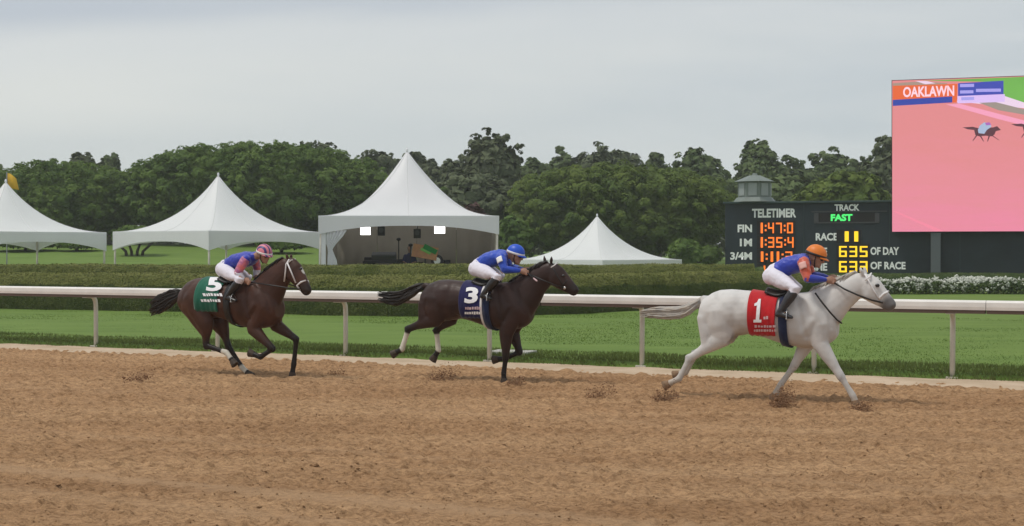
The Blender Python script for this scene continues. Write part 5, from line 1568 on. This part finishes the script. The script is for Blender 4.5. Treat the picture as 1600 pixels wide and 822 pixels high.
    for sv, sh, el, wr in sleeves:
        u = MB(); u.loft([lerp(sh, ch, .15), lerp(sh, el, .35), lerp(sh, el, .7), el], [.078, .073, .066, .060], seg=12)
        sl = mesh_obj('sleeve', rumple(remeshed(u, .012, 4), .009, 2), mats['sleeve'], root)
        u = MB(); u.loft([el, lerp(el, wr, .3), lerp(el, wr, .75), lerp(el, wr, .96)], [.059, .058, .043, .034], seg=12)
        mesh_obj('cuff_sleeve', rumple(remeshed(u, .011, 4), .007, 3), mats['forearm'], root)
        if mats.get('badge') and sv < 0:
            dd = (el - sh).normalized(); yy_ = Vector((0, 1, 0)); yy_ = (yy_ - dd * yy_.dot(dd)).normalized(); Mb = Matrix((dd, yy_, dd.cross(yy_))).transposed()
            cb = lerp(sh, el, .33); pv_ = []
            for i_ in range(5):
                for j_ in range(7):
                    w_ = (j_ / 6 - .5) * 1.15
                    pv_.append(cb + Mb @ Vector(((i_ / 4 - .5) * .09, -.084 * math.cos(w_), .084 * math.sin(w_))))
            MB().add(pv_, [(i_ * 7 + j_, i_ * 7 + j_ + 1, i_ * 7 + j_ + 8, i_ * 7 + j_ + 7) for i_ in range(4) for j_ in range(6)]).build('sleeve_badge', mats['badge'], root, smooth=True, solid=.006)
    # breeches
    br = MB()
    br.loft([pel + (pel - mid).normalized() * .02, pel, lerp(pel, mid, .45)], [.13, .15, .142], [.115, .13, .12], seg=16)
    for sv, hip, kn, an, to in legs:
        br.ball(hip + Vector((-.035, -sv * .01, .0)), (.115, .09, .115))
        br.loft([hip, lerp(hip, kn, .5), kn, lerp(kn, an, .22)], [.105, .09, .068, .06], [.115, .10, .073, .063], seg=14)
    mesh_obj('breeches', rumple(remeshed(br, .013, 5), .006, 4), M['breeches'], root)
    for sv, hip, kn, an, to in legs:
        bt = MB()
        top_ = lerp(kn, an, J.get('boot', .16))
        bt.loft([top_, lerp(kn, an, .4), lerp(kn, an, .8), an], [.062, .062, .045, .043], [.066, .068, .048, .046], seg=12)
        d = (to - an); d.z = min(d.z, 0) ; 
        heel = an + Vector((-.035, 0, -.035))
        bt.loft([heel, an + Vector((.01, 0, -.03)), lerp(an, to, .6) + Vector((0, 0, -.012)), to], [.036, .040, .043, .030], [.038, .042, .033, .022], seg=10)
        bo = mesh_obj('boot', remeshed(bt, .010, 3), mats.get('boot', M['boot']), root)
        st = lerp(an, to, .62) + Vector((0, 0, -.045))
        iron = MB(); iron.loft([st + Vector((0, -.055, 0)), st + Vector((0, .055, 0))], .010, seg=6)
        iron.loft([st + Vector((0, -.055, 0)), st + Vector((0, -.05, .07)), st + Vector((0, 0, .125)), st + Vector((0, .05, .07)), st + Vector((0, .055, 0))], .006, seg=6)
        iron.build('stirrup', M['steel'], bo, smooth=True)
    # skull cap with peak, band and goggles
    cc = hp(-.012, 0, .038)
    cap = MB(); n = 22
    v = []; f = []
    for j in range(9):
        ph = (math.pi * .56) * j / 8
        for i in range(n):
            th = 2 * math.pi * i / n
            v.append(cc + Mh @ Vector((.132 * math.sin(ph) * math.cos(th), .108 * math.sin(ph) * math.sin(th), .118 * math.cos(ph))))
    for j in range(8):
        for i in range(n):
            i2 = (i + 1) % n
            f.append((j * n + i, j * n + i2, (j + 1) * n + i2, (j + 1) * n + i))
    helm = MB().add(v, f).build('helmet', mats['cap'], root, smooth=True, solid=.012)
    v = []
    for i in range(13):
        th = -1.05 + 2.1 * i / 12
        a = cc + Mh @ Vector((.128 * math.cos(th), .105 * math.sin(th), -.008)); b = cc + Mh @ Vector((.128 * math.cos(th) + .055 * math.cos(th) ** 1, .108 * math.sin(th), -.028))
        v += [a, b]
    MB().add(v, [(2 * i, 2 * i + 2, 2 * i + 3, 2 * i + 1) for i in range(12)]).build('cap_peak', mats.get('peak', mats['cap']), helm, smooth=True, solid=.01)
    v = []
    for i in range(30):
        th = 2 * math.pi * i / 30
        for z in (-.020, .012): v.append(cc + Mh @ Vector((.138 * math.cos(th), .114 * math.sin(th), z)))
    MB().add(v, [(2 * i, 2 * ((i + 1) % 30), 2 * ((i + 1) % 30) + 1, 2 * i + 1) for i in range(30)]).build('goggle_strap', mats['band'], helm, smooth=True, solid=.006)
    for sv in (-1, 1): MB().ball(hp(.086, sv * .034, .005), (.022, .034, .024), Mh).build('goggle', mats.get('goggle', M['black']), helm, smooth=True)
    MB().loft([hp(.01, -.084, .03), hp(.02, -.080, -.06), hp(.035, -.03, -.125), hp(.035, .03, -.125), hp(.02, .080, -.06), hp(.01, .084, .03)], .007, seg=6).build('chin_strap', M['black'], helm)
    if stick:
        a, b = h.px(*stick[0]), h.px(*stick[1])
        a.x -= ox; b.x -= ox
        ro = empty('riding_whip', root.location, -h.a)
        tag(ro, stick[2], 'whip')
        MB().loft([a, lerp(a, b, .3), b], [.010, .008, .006], seg=7).build('shaft', M['leather_black'], ro)
        MB().loft([b, b + (b - a).normalized() * .07], [.011, .013], seg=7).build('flap', stick[3], ro)
    return root
SK_BLUE = silk('silk_blue', (0.020, 0.045, 0.40)); SK_ORANGE = silk('silk_orange', (0.62, 0.085, 0.03), (0.50, 0.13, 0.10)); SK_ROYAL = silk('silk_royal', (0.010, 0.060, 0.46))
SK_ROYAL2 = silk('silk_royal_blue', (0.012, 0.030, 0.38)); SK_PINK = silk('silk_pink', (0.70, 0.16, 0.17), (0.05, 0.05, 0.28))
CAP_O = mat('cap_orange', (0.72, 0.20, 0.03), .45, .35, var=.06); CAP_B = mat('cap_blue', (0.012, 0.08, 0.55), .4, .4); WH = M['strap_white']
def striped(name, c1, c2, sc):
    m = bpy.data.materials.new(name); m.use_nodes = True; nt = m.node_tree; b = nt.nodes['Principled BSDF']; b.inputs['Roughness'].default_value = .45
    tc = nt.nodes.new('ShaderNodeTexCoord'); w = nt.nodes.new('ShaderNodeTexWave'); w.wave_type = 'BANDS'; w.bands_direction = 'Y'; w.inputs['Scale'].default_value = sc; w.inputs['Distortion'].default_value = .5
    r = nt.nodes.new('ShaderNodeValToRGB'); r.color_ramp.interpolation = 'CONSTANT'
    r.color_ramp.elements[0].color = (*c1, 1); r.color_ramp.elements[1].position = .62; r.color_ramp.elements[1].color = (*c2, 1)
    nt.links.new(tc.outputs['Object'], w.inputs[0]); nt.links.new(w.outputs['Fac'], r.inputs[0]); nt.links.new(r.outputs[0], b.inputs['Base Color'])
    return m
CAP_P = striped('cap_striped', (0.66, 0.20, 0.26), (0.05, 0.03, 0.16), 5.5)
jockey(hw, 'jockey in blue and orange silks and orange cap, riding the light grey horse',
       dict(pelvis=(1210, 428), mid=(1232, 415), chest=(1256, 409), neck=(1267, 405), head=(1275, 402), look=-.35,
            knee_n=(1243, 452), ankle_n=(1219, 487), toe_n=(1237, 496), knee_f=(1246, 449), ankle_f=(1224, 484), toe_f=(1242, 493),
            sh_n=(1255, 409), sh_f=(1259, 407), elbow_n=(1262, 435), wrist_n=(1291, 437), hand_n=(1305, 440), elbow_f=(1268, 430), wrist_f=(1295, 434), hand_f=(1308, 437), kv=.29),
       dict(silk=SK_BLUE, sleeve=SK_ORANGE, forearm=SK_BLUE, cap=CAP_O, band=M['black'], boot=mat('boot_grey', (0.03, 0.03, 0.035), .35, .5), badge=mat('badge_pale', (0.72, 0.42, 0.38), .6, .2)))
jockey(hb_, 'jockey in royal blue silks and blue cap, on the dark brown horse',
       dict(pelvis=(749, 417), mid=(764, 406), chest=(784, 401), neck=(797, 398), head=(806, 399), look=-.3,
            knee_n=(778, 433), ankle_n=(756, 459), toe_n=(767, 467), knee_f=(783, 431), ankle_f=(762, 457), toe_f=(774, 465),
            sh_n=(783, 402), sh_f=(788, 399), elbow_n=(788, 421), wrist_n=(813, 423), hand_n=(826, 427), elbow_f=(795, 418), wrist_f=(818, 421), hand_f=(831, 425), kv=.29),
       dict(silk=SK_ROYAL, sleeve=SK_ROYAL, forearm=SK_ROYAL, cap=CAP_B, band=WH, badge=M['print']),
       stick=((822, 425, -.10), (834, 435, -.16), 'short whip held by the blue-capped jockey', M['print_pale']))
jockey(hy, 'jockey in blue silks, pink sleeves and pink striped cap, on the bay horse',
       dict(pelvis=(354, 418), mid=(370, 408), chest=(391, 404), neck=(403, 399), head=(413, 398), look=-.3, turn=-.25,
            knee_n=(375, 438), ankle_n=(356, 462), toe_n=(369, 470), knee_f=(388, 433), ankle_f=(370, 458), toe_f=(382, 466),
            sh_n=(382, 407), sh_f=(398, 402), elbow_n=(371, 427), wrist_n=(381, 436), hand_n=(392, 443), elbow_f=(402, 421), wrist_f=(398, 432), hand_f=(404, 438), kv=.30, ev=.27, wv=.22, hv=.19),
       dict(silk=SK_ROYAL2, sleeve=SK_PINK, forearm=M['breeches'], cap=CAP_P, band=WH))
# ---------------------------------------------------------------- dirt thrown up by the hooves
def spray(px, py, wpx, hpx, n, label, seed):
    g = np.random.default_rng(seed)
    c = gnd(px, py + hpx * .4)
    s = c.y / F
    wx, hz = wpx * s, hpx * s
    n = int(n * 4)
    u = g.beta(2, 2.2, n)
    P = np.stack([(u - .5) * wx, g.normal(0, .12, n), np.abs(g.normal(0, .55, n)) * hz * (0.25 + u) + .01], -1)
    R_ = np.exp(g.normal(-5.15, .5, n))
    o = mesh_obj('dirt_spray', blob_set('dirt_spray', P, R_, None, .8, seed), M['dirt_wet'], smooth=True)
    o.location = (c.x, c.y, 0)
    tag(o, label, 'dirt', kind='stuff')
M['dirt_wet'] = mat('dirt_wet', (0.20, 0.11, 0.062), .9, .1, col2=(0.30, 0.175, 0.10), vscale=14)
spray(218, 588, 54, 22, 130, 'clods thrown up far behind the bay horse', 1)
spray(528, 581, 36, 18, 60, 'few clods thrown up ahead of the bay horse', 2)
spray(694, 584, 58, 26, 170, 'clods thrown up under the hind legs of the dark brown horse', 3)
spray(806, 597, 34, 14, 110, 'clods bursting at the front hoof of the dark brown horse', 4)
spray(938, 612, 56, 24, 110, 'clods thrown up behind the grey horse', 5)
spray(1040, 618, 44, 22, 170, 'clods under the hind hooves of the grey horse', 6)
spray(1224, 622, 42, 34, 330, 'dark clods bursting at the rear front hoof of the grey horse', 7)
spray(1348, 636, 34, 16, 160, 'clods at the leading front hoof of the grey horse', 8)
# ---------------------------------------------------------------- the humid air of the day
hz_ = MB().box((0, 0, 0), (1500, 1500, 34)).build('haze', None)
hz_.location = (0, 0, 13)                                # from 4 m below the ground to above the highest tree
hm = bpy.data.materials.new('haze_air'); hm.use_nodes = True
hn = hm.node_tree.nodes; hn.remove(hn['Principled BSDF'])
pv = hn.new('ShaderNodeVolumePrincipled')
pv.inputs['Color'].default_value = (0.90, 0.94, 0.97, 1); pv.inputs['Density'].default_value = 0.00055
hm.node_tree.links.new(pv.outputs[0], hn['Material Output'].inputs['Volume'])
hz_.data.materials.append(hm)
tag(hz_, 'thin pale haze of humid air over the whole racecourse', 'haze', kind='stuff')
